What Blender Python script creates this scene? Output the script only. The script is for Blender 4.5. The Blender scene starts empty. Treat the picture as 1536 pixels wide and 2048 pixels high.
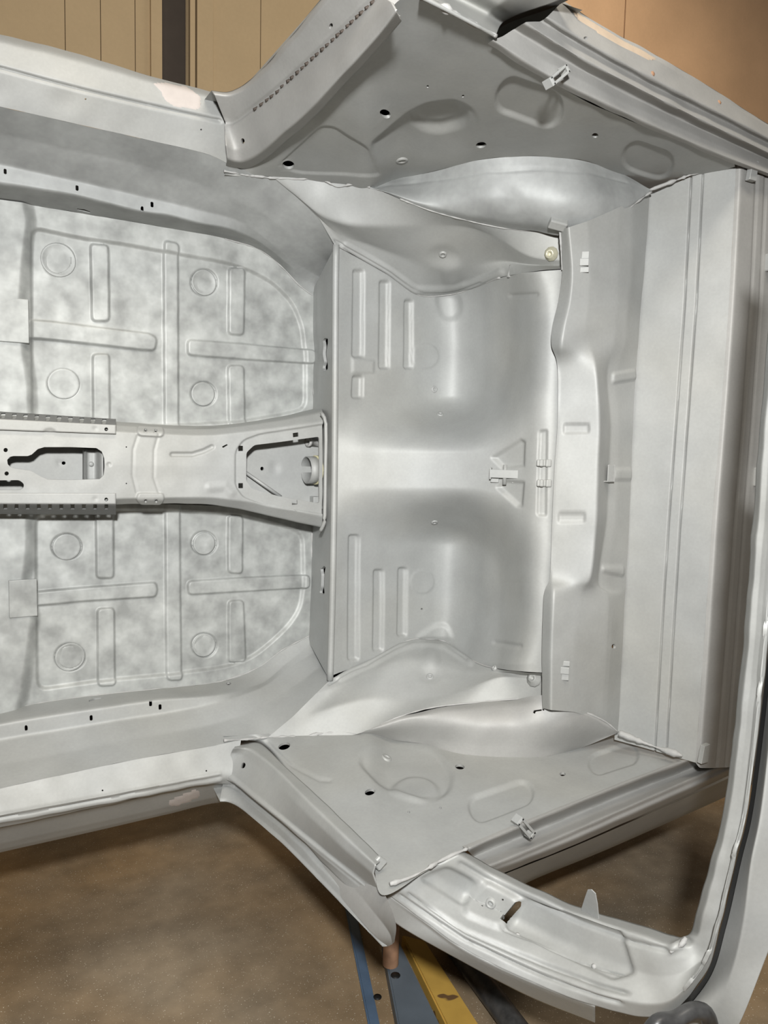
import bpy, bmesh, math, random
import numpy as np
from mathutils import Vector, Matrix
random.seed(4); rng = np.random.default_rng(4)
SC = bpy.context.scene; COL = SC.collection

# ------------------------------------------------------------------ camera
# world: X = towards the rear of the car, Z = up, Y = away from the camera.
# the body lies on its side in a turning rig, so its own height h is -Y.
CX, CY, F = 768.0, 1024.0, 1560.0
TH, TA, RO = math.radians(29.5), math.radians(5.2), math.radians(1.3)
EYE = np.array([0.0, -2.0, 0.065])
fw = np.array([math.sin(TH)*math.cos(TA), math.cos(TH)*math.cos(TA), -math.sin(TA)])
r0 = np.array([math.cos(TH), -math.sin(TH), 0.0]); u0 = np.cross(r0, fw)
RT = r0*math.cos(RO)+u0*math.sin(RO); UP = -r0*math.sin(RO)+u0*math.cos(RO)
cd = bpy.data.cameras.new('camera'); cam = bpy.data.objects.new('camera', cd); COL.objects.link(cam)
cd.sensor_fit = 'VERTICAL'; cd.sensor_height = 36.0; cd.lens = 36.0*F/2048.0
cd.clip_start = 0.02
cam.matrix_world = Matrix(((RT[0], UP[0], -fw[0], EYE[0]), (RT[1], UP[1], -fw[1], EYE[1]), (RT[2], UP[2], -fw[2], EYE[2]), (0, 0, 0, 1)))
SC.camera = cam

# ------------------------------------------------------------------ light
SC.view_settings.view_transform = 'Standard'; SC.view_settings.look = 'None'
SC.view_settings.gamma = 1.0; SC.view_settings.exposure = 0.0; SC.view_settings.use_curve_mapping = False
w = bpy.data.worlds.new('world'); SC.world = w; w.use_nodes = True
w.node_tree.nodes['Background'].inputs[0].default_value = (1.0, 0.96, 0.91, 1)
w.node_tree.nodes['Background'].inputs[1].default_value = 0.10
def area(name, loc, target, size, power, color, sy=None, spread=180):
    l = bpy.data.lights.new(name, 'AREA'); l.energy = power; l.color = color
    l.shape = 'RECTANGLE' if sy else 'DISK'; l.size = size
    if sy: l.size_y = sy
    l.spread = math.radians(spread)
    o = bpy.data.objects.new(name, l); COL.objects.link(o); o.location = loc
    o.rotation_euler = (Vector(target)-Vector(loc)).to_track_quat('-Z', 'Y').to_euler()
    return o
area('work_lamp', (-0.12, -2.25, 0.42), (0.95, -0.3, -0.05), 0.10, 37, (1.0, 0.997, 0.985), spread=125)
area('ceiling_lamp', (0.3, -2.4, 3.1), (0.5, 1.0, 0.6), 2.2, 78, (1.0, 0.92, 0.80), 0.8)

area('ceiling_lamp', (3.3, 0.2, 3.1), (2.9, 1.2, 0.2), 1.5, 24, (1.0, 0.90, 0.74), 0.5)

# ------------------------------------------------------------------ materials
def mat(name, col, rough=.5, metal=0.0, var=0.0, vscale=20.0, var2=0.0, v2scale=120.0, bump=0.0, bscale=400.0, spec=.4, detail=4.0, speck=None, tint=None):
    m = bpy.data.materials.new(name); m.use_nodes = True
    nt = m.node_tree; N = nt.nodes; L = nt.links; b = N['Principled BSDF']
    b.inputs['Roughness'].default_value = rough; b.inputs['Metallic'].default_value = metal
    b.inputs['Specular IOR Level'].default_value = spec
    c = list(col)+[1]
    b.inputs['Base Color'].default_value = c
    tc = N.new('ShaderNodeTexCoord')
    out = None
    def noise(scale, det, rgh=.55):
        n = N.new('ShaderNodeTexNoise'); n.inputs['Scale'].default_value = scale; n.inputs['Detail'].default_value = det
        n.inputs['Roughness'].default_value = rgh; L.new(tc.outputs['Object'], n.inputs['Vector']); return n
    def mul(prev, fac_node, lo, hi, p0=.3, p1=.7, c0=None, c1=None):
        r = N.new('ShaderNodeValToRGB'); L.new(fac_node.outputs['Fac'], r.inputs['Fac'])
        r.color_ramp.elements[0].position = p0; r.color_ramp.elements[1].position = p1
        r.color_ramp.elements[0].color = c0 or (lo, lo, lo, 1); r.color_ramp.elements[1].color = c1 or (hi, hi, hi, 1)
        x = N.new('ShaderNodeMix'); x.data_type = 'RGBA'; x.blend_type = 'MULTIPLY'; x.inputs['Factor'].default_value = 1
        if prev is None: x.inputs['A'].default_value = c
        else: L.new(prev, x.inputs['A'])
        L.new(r.outputs['Color'], x.inputs['B']); return x.outputs['Result']
    if var: out = mul(out, noise(vscale, detail), 1-var, 1+var)
    if tint: out = mul(out, noise(tint[0], 2.0), 1, 1, .4, .65, (1, 1, 1, 1), tuple(tint[1])+(1,))
    if var2: out = mul(out, noise(v2scale, 3.0), 1-var2, 1+var2)
    if speck:
        sc, thr, scol = speck
        n = noise(sc, 1.0); r = N.new('ShaderNodeValToRGB'); L.new(n.outputs['Fac'], r.inputs['Fac'])
        r.color_ramp.elements[0].position = thr; r.color_ramp.elements[1].position = thr+.03
        x = N.new('ShaderNodeMix'); x.data_type = 'RGBA'; L.new(r.outputs['Color'], x.inputs['Factor'])
        if out is None: x.inputs['A'].default_value = c
        else: L.new(out, x.inputs['A'])
        x.inputs['B'].default_value = tuple(scol)+(1,); out = x.outputs['Result']
    if out is not None: L.new(out, b.inputs['Base Color'])
    if bump:
        n = noise(bscale, 2.0); bp = N.new('ShaderNodeBump'); bp.inputs['Strength'].default_value = bump; bp.inputs['Distance'].default_value = .001
        L.new(n.outputs['Fac'], bp.inputs['Height']); L.new(bp.outputs['Normal'], b.inputs['Normal'])
    return m
GREY = (.352, .36, .353)
M = {}
M['primer'] = mat('primer', GREY, .60, .22, var=.07, vscale=9, var2=.03, v2scale=160, bump=.06, bscale=700, tint=(3.0, (1.0, .985, .955)))
M['mottled'] = mat('primer_mottled', (.350, .36, .348), .56, .25, var=.27, vscale=17, var2=.05, v2scale=60, bump=.06, bscale=700, detail=3)
M['cloudy'] = mat('primer_cloudy', (.33, .34, .335), .58, .22, var=.17, vscale=11, var2=.04, v2scale=90, bump=.12, bscale=700, detail=3)
M['warm'] = mat('primer_warm', (.35, .348, .335), .6, .2, var=.06, vscale=9, var2=.03, v2scale=160, bump=.15, bscale=600)  # primer in a slightly warmer tone
M['sealer'] = mat('sealer', (.37, .37, .36), .65, var=.08, vscale=60, bump=.4, bscale=300)
M['filler'] = mat('filler', (.46, .42, .395), .75, var=.05, vscale=40)
M['cream'] = mat('bare_filler', (.50, .40, .30), .8, var=.08, vscale=30)
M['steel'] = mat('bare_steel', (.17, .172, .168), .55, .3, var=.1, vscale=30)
M['dark'] = mat('black_and_shade', (.012, .012, .012), .5)  # flat black; also the hoop edge shadow and the unseen backing sheets
M['brass'] = mat('yellow_ring', (.62, .58, .36), .5, var=.1, vscale=60)
M['zinc'] = mat('zinc_nut', (.52, .50, .38), .4, .3)
M['concrete'] = mat('concrete', (.26, .21, .148), .75, var=.30, vscale=2.2, var2=.14, v2scale=14, bump=.3, bscale=160, tint=(1.3, (1.12, .92, .66)), speck=(260, .70, (.62, .56, .45)), spec=.3)
M['wall'] = mat('wall_board', (.46, .345, .205), .75, var=.05, vscale=3, var2=.02, v2scale=60)
M['wallorange'] = mat('wall_orange', (.66, .42, .245), .75, var=.10, vscale=2.0, var2=.02, v2scale=60)
M['post'] = mat('dark_post', (.055, .042, .033), .7, var=.1, vscale=10)
M['blue'] = mat('blue_paint', (.10, .155, .235), .5, var=.15, vscale=14)
M['slate'] = mat('slate_paint', (.125, .15, .175), .5, var=.12, vscale=10)
M['yellow'] = mat('yellow_paint', (.55, .34, .075), .55, var=.12, vscale=10, speck=(22, .66, (.16, .09, .04)))
M['copper'] = mat('rusty_pin', (.35, .20, .12), .6, var=.2, vscale=40)
M['grease'] = mat('greasy_black', (.05, .05, .05), .35, var=.5, vscale=30)

# ------------------------------------------------------------------ measuring: photo pixel + known depth -> place
def ray(px, py):
    return fw+RT*((px-CX)/F)-UP*((py-CY)/F)
def H(px, py, h):
    d = ray(px, py); t = (-h-EYE[1])/d[1]; p = EYE+t*d
    return np.array([p[0], p[1], p[2], px, py])
def Z(px, py, z):
    d = ray(px, py); t = (z-EYE[2])/d[2]; p = EYE+t*d
    return np.array([p[0], p[1], p[2], px, py])
def HL(*a): return np.array([H(*q) for q in a])
def ZL(z, *a): return np.array([Z(q[0], q[1], z) for q in a])
def hof(p): return -p[1]

# ------------------------------------------------------------------ object helpers
def label(o, lab=None, cat=None, group=None, kind=None):
    if lab: o['label'] = lab
    if cat: o['category'] = cat
    if group: o['group'] = group
    if kind: o['kind'] = kind
    return o
def link(name, me, material, parent=None, smooth=True):
    o = bpy.data.objects.new(name, me); COL.objects.link(o)
    if material and not me.materials: me.materials.append(material)
    if smooth: me.polygons.foreach_set('use_smooth', [True]*len(me.polygons))
    if parent is not None:
        o.parent = parent
        o.matrix_parent_inverse = Matrix.Translation(-Vector(parent.location))
    return o
def empty(name, loc):
    o = bpy.data.objects.new(name, None); COL.objects.link(o); o.location = loc; o.empty_display_size = .1; return o
def from_bm(name, bm, material, parent=None, smooth=False):
    me = bpy.data.meshes.new(name); bm.normal_update(); bm.to_mesh(me); bm.free()
    return link(name, me, material, parent, smooth)

# ------------------------------------------------------------------ splines and panels
def cr(P, n):
    """Catmull-Rom through the rows of P, n samples evenly spaced in photo length."""
    P = np.asarray(P, float)
    if len(P) == 2:
        t = np.linspace(0, 1, n)[:, None]; return P[0]*(1-t)+P[1]*t
    E = np.vstack([2*P[0]-P[1], P, 2*P[-1]-P[-2]])
    out = []
    for i in range(len(P)-1):
        a, b, c, d = E[i:i+4]; t = np.linspace(0, 1, 24, endpoint=False)[:, None]
        k = lambda p, q: max(1e-6, np.linalg.norm(q[3:5]-p[3:5]))**.5 if p.shape[0] >= 5 else max(1e-9, np.linalg.norm(q-p))**.5
        t01, t12, t23 = k(a, b), k(b, c), k(c, d)
        m1 = (c-b)+t12*((b-a)/t01-(c-a)/(t01+t12)); m2 = (c-b)+t12*((d-c)/t23-(d-b)/(t12+t23))
        out.append((2*t**3-3*t**2+1)*b+(t**3-2*t**2+t)*m1+(-2*t**3+3*t**2)*c+(t**3-t**2)*m2)
    out.append(P[-1:]); Q = np.vstack(out)
    s = Q[:, 3:5] if P.shape[1] >= 5 else Q
    L = np.concatenate([[0], np.cumsum(np.linalg.norm(np.diff(s, axis=0), axis=1))])
    t = np.linspace(0, L[-1], n)
    return np.stack([np.interp(t, L, Q[:, k]) for k in range(Q.shape[1])], 1)
def knots(P, n):
    """like cr but n samples per knot gap, so rails with the same knots stay abreast"""
    P = np.asarray(P, float); E = np.vstack([2*P[0]-P[1], P, 2*P[-1]-P[-2]]); out = []
    for i in range(len(P)-1):
        a, b, c, d = E[i:i+4]; t = np.linspace(0, 1, n, endpoint=False)[:, None]
        m1 = (c-a)*.5; m2 = (d-b)*.5
        out.append((2*t**3-3*t**2+1)*b+(t**3-2*t**2+t)*m1+(-2*t**3+3*t**2)*c+(t**3-t**2)*m2)
    out.append(P[-1:]); return np.vstack(out)
def loft(rails, nu, step=4.0, mode='lin', by='len', rounds=0, smooth_u=0):
    R = [knots(r, nu) if by == 'knot' else cr(r, nu) for r in rails]
    R = np.stack(R, 1)                                    # (u, rail, 5)
    nu = R.shape[0]; rows = []
    for j in range(R.shape[1]-1):
        g = np.linalg.norm(R[:, j+1, 3:5]-R[:, j, 3:5], axis=1).max(); m = max(2, int(g/step))
        t = np.linspace(0, 1, m, endpoint=False)
        if mode == 'lin':
            for q in t: rows.append(R[:, j]*(1-q)+R[:, j+1]*q)
        else:
            a = R[:, j-1] if j else 2*R[:, j]-R[:, j+1]
            d = R[:, j+2] if j+2 < R.shape[1] else 2*R[:, j+1]-R[:, j]
            b, c = R[:, j], R[:, j+1]
            for q in t: rows.append((2*q**3-3*q**2+1)*b+(q**3-2*q**2+q)*.5*(c-a)+(-2*q**3+3*q**2)*c+(q**3-q**2)*.5*(d-b))
    rows.append(R[:, -1]); G = np.stack(rows, 1)
    for _ in range(rounds): G[:, 1:-1] = .25*G[:, :-2]+.5*G[:, 1:-1]+.25*G[:, 2:]
    for _ in range(smooth_u): G[1:-1] = .25*G[:-2]+.5*G[1:-1]+.25*G[2:]
    return G
def sst(a, b, x):
    t = np.clip((x-a)/(b-a), 0, 1); return t*t*(3-2*t)
class Panel:
    """a pressed sheet: grid of points that remember their place in the photo, then pressed features, holes, mesh"""
    def __init__(s, G):
        s.G = G; s.P = G[:, :, :3].copy(); s.px = G[:, :, 3]; s.py = G[:, :, 4]
        s.keep = np.ones((G.shape[0]-1, G.shape[1]-1), bool); s.xv = []; s.xf = []; s.front = True; s.norm()
    def norm(s):
        du = np.gradient(s.P, axis=0); dv = np.gradient(s.P, axis=1); n = np.cross(du, dv)
        n /= np.linalg.norm(n, axis=2, keepdims=True)+1e-12
        f = np.sign(((EYE-s.P)*n).sum(2).mean()); s.flip = f < 0; s.N = n*(f if f else 1)
    def press(s, *ds):
        d = sum(ds); s.P = s.P+s.N*d[:, :, None]; return s
    def ring(s, cx, cy, r, w, h):
        d = np.hypot(s.px-cx, s.py-cy); return h*np.exp(-((d-r)/w)**2)
    def ell(s, cx, cy, rx, ry, h, soft=6, ang=0):
        a = math.radians(ang); x = (s.px-cx)*math.cos(a)+(s.py-cy)*math.sin(a); y = -(s.px-cx)*math.sin(a)+(s.py-cy)*math.cos(a)
        d = (np.hypot(x/rx, y/ry)-1)*min(rx, ry); return h*(1-sst(-soft/2, soft/2, d))
    def poly_sd(s, pts):
        pts = np.asarray(pts, float); d = np.full(s.px.shape, 1e9); ins = np.zeros(s.px.shape, bool)
        for i in range(len(pts)):
            a = pts[i]; b = pts[(i+1) % len(pts)]; e = b-a
            t = np.clip(((s.px-a[0])*e[0]+(s.py-a[1])*e[1])/(e@e+1e-9), 0, 1)
            d = np.minimum(d, np.hypot(s.px-a[0]-t*e[0], s.py-a[1]-t*e[1]))
            c = ((a[1] > s.py) != (b[1] > s.py)) & (s.px < (b[0]-a[0])*(s.py-a[1])/((b[1]-a[1]) if b[1] != a[1] else 1e-9)+a[0])
            ins ^= c
        return np.where(ins, -d, d)
    def poly(s, pts, h, soft=5, r=0):
        return h*(1-sst(-soft/2, soft/2, s.poly_sd(pts)-r))
    def line_d(s, pts):
        d = np.full(s.px.shape, 1e9)
        for a, b in zip(pts[:-1], pts[1:]):
            a = np.array(a[:2], float); b = np.array(b[:2], float); e = b-a
            t = np.clip(((s.px-a[0])*e[0]+(s.py-a[1])*e[1])/(e@e+1e-9), 0, 1)
            d = np.minimum(d, np.hypot(s.px-a[0]-t*e[0], s.py-a[1]-t*e[1]))
        return d
    def bead(s, pts, r, h, soft=5): return h*(1-sst(r-soft/2, r+soft/2, s.line_d(pts)))
    def groove(s, pts, w, h): return h*np.exp(-(s.line_d(pts)/w)**2)
    def lumps(s, amp, sc):
        g = np.zeros(s.px.shape)
        for _ in range(40):
            a = rng.uniform(0, 6.28); k = rng.uniform(.5, 1.5)/sc; g += np.sin((s.px*math.cos(a)+s.py*math.sin(a))*k*6.28+rng.uniform(0, 6.28))
        return g*amp/4.5
    def hole(s, cx, cy, rx, ry=None, ang=0, depth=.006):
        ry = ry or rx; a = math.radians(ang); ca, sa = math.cos(a), math.sin(a)
        x = (s.px-cx)*ca+(s.py-cy)*sa; y = -(s.px-cx)*sa+(s.py-cy)*ca
        q = np.hypot(x/rx, y/ry)
        i, j = np.unravel_index(np.argmin(q), q.shape)
        ii, jj = np.where(q < 1.25)
        if len(ii) == 0: ii = np.array([i]); jj = np.array([j])
        i0, i1, j0, j1 = min(ii.min(), i)-1, max(ii.max(), i)+1, min(jj.min(), j)-1, max(jj.max(), j)+1
        if i0 < 0 or j0 < 0 or i1 >= q.shape[0] or j1 >= q.shape[1] or not s.keep[i0:i1, j0:j1].all(): return s
        s.keep[i0:i1, j0:j1] = False
        loop = [(k, j0) for k in range(i0, i1)]+[(i1, k) for k in range(j0, j1)]+[(k, j1) for k in range(i1, i0, -1)]+[(i0, k) for k in range(j1, j0, -1)]
        A = np.array([[1, s.px[p]-cx, s.py[p]-cy] for p in loop]); B = np.array([s.P[p] for p in loop])
        K = np.linalg.lstsq(A, B, rcond=None)[0]; nn = s.N[i, j]
        n0 = s.P.shape[0]*s.P.shape[1]+len(s.xv); ids = [p[0]*s.P.shape[1]+p[1] for p in loop]; n = len(loop)
        for dep in (0, depth):
            for p in loop:
                t = math.atan2(y[p]/ry, x[p]/rx); ex, ey = rx*math.cos(t), ry*math.sin(t)
                dx, dy = ex*ca-ey*sa, ex*sa+ey*ca
                s.xv.append(np.array([1, dx, dy])@K-nn*dep)
        for k in range(n):
            l = (k+1) % n
            s.xf.append((ids[k], ids[l], n0+l, n0+k)); s.xf.append((n0+k, n0+l, n0+n+l, n0+n+k))
        return s
    def cut(s, pts, depth=.004):
        """polygon opening with a clean edge and a turned-in rim"""
        pts = np.asarray(pts, float); sd = s.poly_sd(pts); nv = s.P.shape[1]
        c = (sd[:-1, :-1]+sd[1:, :-1]+sd[:-1, 1:]+sd[1:, 1:])/4; rem = c < 0
        s.keep &= ~rem
        t = np.zeros(sd.shape, bool); k = np.zeros(sd.shape, bool)
        for di in (0, 1):
            for dj in (0, 1):
                t[di:di+rem.shape[0], dj:dj+rem.shape[1]] |= rem
                k[di:di+rem.shape[0], dj:dj+rem.shape[1]] |= s.keep
        B = np.argwhere(t & k); Pu, Pv = np.gradient(s.P, axis=0), np.gradient(s.P, axis=1)
        xu, xv_ = np.gradient(s.px, axis=0), np.gradient(s.px, axis=1); yu, yv = np.gradient(s.py, axis=0), np.gradient(s.py, axis=1)
        newP = s.P.copy(); idx = {}
        for i, j in B:
            best = None; p = np.array([s.px[i, j], s.py[i, j]])
            for q in range(len(pts)):
                a = pts[q]; e = pts[(q+1) % len(pts)]-a; tt = np.clip((p-a)@e/(e@e+1e-9), 0, 1); d = a+tt*e-p
                if best is None or d@d < best@best: best = d
            J = np.array([[xu[i, j], xv_[i, j]], [yu[i, j], yv[i, j]]])
            ab = np.linalg.solve(J, best); ab = np.clip(ab, -1, 1)
            newP[i, j] = s.P[i, j]+ab[0]*Pu[i, j]+ab[1]*Pv[i, j]
            idx[(i, j)] = s.P.shape[0]*nv+len(s.xv); s.xv.append(newP[i, j]-s.N[i, j]*depth)
        s.P = newP
        K = s.keep
        def kk(i, j): return 0 <= i < K.shape[0] and 0 <= j < K.shape[1] and K[i, j]
        def rr(i, j): return 0 <= i < K.shape[0] and 0 <= j < K.shape[1] and rem[i, j]
        for (i, j) in idx:
            if (i+1, j) in idx and ((kk(i, j) and rr(i, j-1)) or (rr(i, j) and kk(i, j-1))):
                s.xf.append((i*nv+j, (i+1)*nv+j, idx[(i+1, j)], idx[(i, j)]))
            if (i, j+1) in idx and ((kk(i, j) and rr(i-1, j)) or (rr(i, j) and kk(i-1, j))):
                s.xf.append((i*nv+j, i*nv+j+1, idx[(i, j+1)], idx[(i, j)]))
        return s
    def patch(s, pts, lift):
        """a thin coat lying on this panel inside a photo outline"""
        q = Panel(s.G); q.front = False; q.P = s.P+s.N*lift; q.N = s.N; q.flip = s.flip; sd = q.poly_sd(pts); c = (sd[:-1, :-1]+sd[1:, 1:]+sd[1:, :-1]+sd[:-1, 1:])/4
        q.keep = c < 0; q.P = np.where((sd > -1.5)[:, :, None], s.P-s.N*.0004, q.P); return q
    def mesh(s, name, material, parent, thick=0):
        if s.front and s.px[0].max() < -60 and s.px[-1].min() > 0:      # the sheet runs on towards the nose of the car, outside the frame
            n0 = s.P.shape[0]*s.P.shape[1]+len(s.xv); nv = s.P.shape[1]
            s.xv += [q+np.array([-.55, 0, 0]) for q in s.P[0]]
            s.xf += [(k, k+1, n0+k+1, n0+k) for k in range(nv-1)]
        nu, nv = s.P.shape[:2]; i, j = np.where(s.keep); b = i*nv+j
        Q = np.stack([b, b+1, b+nv+1, b+nv], 1)
        if not s.flip: Q = Q[:, ::-1]
        V = s.P.reshape(-1, 3)
        if s.xv: V = np.vstack([V, np.array(s.xv)])
        if s.xf: Q = np.vstack([Q, np.array(s.xf)[:, ::(1 if s.flip else 1)]])
        used = np.unique(Q); mp = np.full(len(V), -1); mp[used] = np.arange(len(used)); V = V[used]; Q = mp[Q]
        me = bpy.data.meshes.new(name); me.vertices.add(len(V)); me.vertices.foreach_set('co', V.ravel().astype('f'))
        me.loops.add(len(Q)*4); me.loops.foreach_set('vertex_index', Q.ravel().astype('i'))
        me.polygons.add(len(Q)); me.polygons.foreach_set('loop_start', np.arange(0, len(Q)*4, 4, dtype='i'))
        me.update(calc_edges=True); me.validate()
        if s.xf:
            bm = bmesh.new(); bm.from_mesh(me); bmesh.ops.recalc_face_normals(bm, faces=bm.faces[:])
            t_ = sum(f.normal.dot(Vector(EYE)-f.calc_center_median())*f.calc_area() for f in list(bm.faces)[::7])
            if t_ < 0: bmesh.ops.reverse_faces(bm, faces=bm.faces[:])
            bm.to_mesh(me); bm.free()
        o = link(name, me, material, parent); me.set_sharp_from_angle(angle=math.radians(72))
        if thick:
            m = o.modifiers.new('sheet', 'SOLIDIFY'); m.thickness = thick; m.offset = -1
        return o

def tube(name, pts, r, material, parent=None, jit=0.0, seg=8, n=None, closed_ends=True):
    P = np.asarray(pts, float)[:, :3]
    if n: P = cr(P, n)
    T = np.gradient(P, axis=0); T /= np.linalg.norm(T, axis=1, keepdims=True)+1e-12
    a = np.cross(T, [0, 0, 1.0]); bad = np.linalg.norm(a, axis=1) < .2; a[bad] = np.cross(T[bad], [1.0, 0, 0]); a /= np.linalg.norm(a, axis=1, keepdims=True)
    b = np.cross(T, a); V = []; Q = []
    m = len(P); rr = np.full(m, r) if np.isscalar(r) else np.asarray(r)
    if jit: rr = rr*(1+jit*np.convolve(rng.normal(0, 1, m+4), np.ones(3)/2, 'same')[2:-2]).clip(.3, 2.2)
    for i in range(m):
        for k in range(seg):
            t = 6.28318*k/seg; V.append(P[i]+rr[i]*(a[i]*math.cos(t)+b[i]*math.sin(t)))
    for i in range(m-1):
        for k in range(seg): l = (k+1) % seg; Q.append((i*seg+k, i*seg+l, (i+1)*seg+l, (i+1)*seg+k))
    if closed_ends: Q.append(tuple(range(seg))[::-1]); Q.append(tuple((m-1)*seg+k for k in range(seg)))
    me = bpy.data.meshes.new(name); me.from_pydata([tuple(v) for v in V], [], Q); me.update()
    return link(name, me, material, parent)
def axes_box(bm, c, ax, size, bevel=0.0):
    """box with centre c, axes ax (3 unit vectors), full size"""
    Mx = Matrix(((ax[0][0], ax[1][0], ax[2][0], c[0]), (ax[0][1], ax[1][1], ax[2][1], c[1]), (ax[0][2], ax[1][2], ax[2][2], c[2]), (0, 0, 0, 1)))
    r = bmesh.ops.create_cube(bm, size=1, matrix=Mx @ Matrix.Diagonal((size[0], size[1], size[2], 1)))
    if bevel:
        es = {e for v in r['verts'] for e in v.link_edges}
        bmesh.ops.bevel(bm, geom=list(es), offset=bevel, segments=2, affect='EDGES', profile=.5)
def frame(px, py, tilt=0.0):
    """axes at a spot of the floor side of the car: x rear, y to the side, n out of the sheet; tilt raises the rear edge"""
    c, s_ = math.cos(tilt), math.sin(tilt)
    return (np.array([c, -s_, 0]), np.array([0, 0, 1.0]), np.array([-s_, -c, 0]))
def box(name, p, ax, size, material, parent, bevel=.001):
    bm = bmesh.new(); axes_box(bm, p[:3]+ax[2]*size[2]/2, ax, size, bevel); return from_bm(name, bm, material, parent)
def prism(name, p, ax, outline, th, material, parent, bevel=.0008):
    """plate of a given outline (in metres along ax[0], ax[1]) and thickness along ax[2]"""
    bm = bmesh.new(); vs = [bm.verts.new(p[:3]+ax[0]*x+ax[1]*y) for x, y in outline]; f = bm.faces.new(vs)
    r = bmesh.ops.extrude_face_region(bm, geom=[f]); bmesh.ops.translate(bm, verts=[v for v in r['geom'] if isinstance(v, bmesh.types.BMVert)], vec=Vector(ax[2]*th))
    bmesh.ops.recalc_face_normals(bm, faces=bm.faces[:])
    if bevel: bmesh.ops.bevel(bm, geom=bm.edges[:], offset=bevel, segments=1, affect='EDGES')
    return from_bm(name, bm, material, parent)
def lathe(name, p, n, prof, material, parent, seg=28):
    """turned part: profile (radius, height) about axis n at p"""
    n = np.asarray(n, float)/np.linalg.norm(n); a = np.cross(n, [0.3, 0.2, 1.0]); a /= np.linalg.norm(a); b = np.cross(n, a)
    V = []; Q = []
    for r, z in prof:
        for k in range(seg): t = 6.28318*k/seg; V.append(p[:3]+n*z+r*(a*math.cos(t)+b*math.sin(t)))
    for i in range(len(prof)-1):
        for k in range(seg): l = (k+1) % seg; Q.append((i*seg+k, i*seg+l, (i+1)*seg+l, (i+1)*seg+k))
    if prof[-1][0] < .002: Q.append(tuple((len(prof)-1)*seg+k for k in range(seg)))
    me = bpy.data.meshes.new(name); me.from_pydata([tuple(v) for v in V], [], Q); me.update()
    bm = bmesh.new(); bm.from_mesh(me); bmesh.ops.recalc_face_normals(bm, faces=bm.faces[:]); bm.to_mesh(me); bm.free()
    o = link(name, me, material, parent); return o
def rnd(pts, r, n=4):
    """round the corners of an outline"""
    pts = [np.array(p, float) for p in pts]; out = []
    for i, p in enumerate(pts):
        a = pts[i-1]-p; b = pts[(i+1) % len(pts)]-p; la, lb = np.linalg.norm(a), np.linalg.norm(b); q = min(r, .45*la, .45*lb)
        A = p+a/la*q; B = p+b/lb*q
        for k in range(n+1): t = k/n; out.append(A*(1-t)**2+2*p*t*(1-t)+B*t*t)
    return np.array(out)

# ================================================================== the workshop
def plane_box(name, p0, p1, material, parent=None):
    bm = bmesh.new(); c = (np.array(p0)+np.array(p1))/2; sz = np.abs(np.array(p1)-np.array(p0))
    axes_box(bm, c, (np.array([1., 0, 0]), np.array([0, 1., 0]), np.array([0, 0, 1.])), sz); return from_bm(name, bm, material, parent)
FZ = -1.28; WY = 1.75
label(plane_box('floor', (-6, -5, FZ-.1), (7, WY+.25, FZ), M['concrete']), kind='structure')
wall = label(plane_box('wall_back', (-6, WY+.10, FZ), (7, WY+.2, 4), M['wall']), kind='structure')
def wx(px, py=60): d = ray(px, py); t = (WY-EYE[1])/d[1]; return (EYE+t*d)[0]
plane_box('dark_upright', (wx(322), WY+.06, FZ+.02), (wx(378), WY+.11, 4), M['post'], wall)
edges = [(-460, -328.5), (-327, -150.5), (-149, -18.5), (-17, 129.5), (131, 200.5), (202, 269.5), (271, 322)]
for a, b in edges: plane_box('wall_panel', (wx(a), WY, FZ+.02), (wx(b), WY+.1, 4), M['wall'], wall)
for a, b in [(300, 322), (378, 388), (392, 424)]:
    plane_box('panel_edging', (wx(a), WY-.02, FZ+.02), (wx(b), WY+.01, 4), M['wall'], wall)
for a, b in [(424, 520.5), (522, 760.5), (762, 1000)]: plane_box('wall_panel', (wx(a), WY, FZ+.02), (wx(b), WY+.1, 4), M['wall'], wall)
for a, b in [(1002, 1244), (1246.5, 1640), (1642, 2300)]: plane_box('orange_panel', (wx(a, 30), WY-.02, FZ+.02), (wx(b, 30), WY+.1, 4), M['wallorange'], wall)

# ================================================================== the body shell
body = label(empty('car_body_shell', (0.8, 0.0, -0.8)), 'bare grey primed car body shell lying on its side, cabin floor facing out', 'car body')
P = 'primer'

# ---- right (upper) and left (lower) sills
R0 = HL((-80, 390, .03), (0, 402, .03), (60, 410, .03), (165, 427, .03), (330, 455, .03), (450, 477, .03), (520, 500, .03), (565, 535, .03), (600, 572, .025), (630, 594, .02))
R1 = HL((-80, 355, .135), (0, 367, .135), (60, 376, .135), (150, 391, .135), (290, 425, .135), (335, 430, .135), (400, 447, .13), (460, 458, .12), (500, 474, .10), (535, 495, .09), (575, 528, .07), (635, 576, .03))
R2 = HL((-80, 312, .138), (0, 328, .138), (150, 361, .138), (300, 396, .138), (400, 420, .138), (475, 441, .132), (530, 476, .12), (580, 518, .09), (643, 556, .05))
R2b = HL((-80, 255, .20), (0, 268, .20), (150, 302, .20), (300, 336, .20), (440, 385, .19), (530, 430, .18), (590, 475, .16), (656, 524, .11))
R3 = HL((-80, 195, .27), (0, 213, .27), (150, 247, .27), (300, 281, .27), (425, 312, .27), (480, 338, .262), (545, 354, .262), (592, 388, .252), (642, 438, .238), (673, 488, .217))
p = Panel(loft([R0, R1, R2, R2b, R3], 260, 2.6, rounds=2)); p.press(p.lumps(.0004, 80))
for x, y in [(154, 376), (304, 409), (284, 418), (10, 343)]: p.cut(rnd([(x-3, y-6), (x+3, y-5), (x+3.5, y+6), (x-2.5, y+5)], 2), .003)
p.cut([(150, 417), (168, 418), (183, 423), (180, 425), (165, 422), (150, 419)], .004); p.hole(457, 475, 5, 3)
p.mesh('sill_side', M['cloudy'], body)
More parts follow.
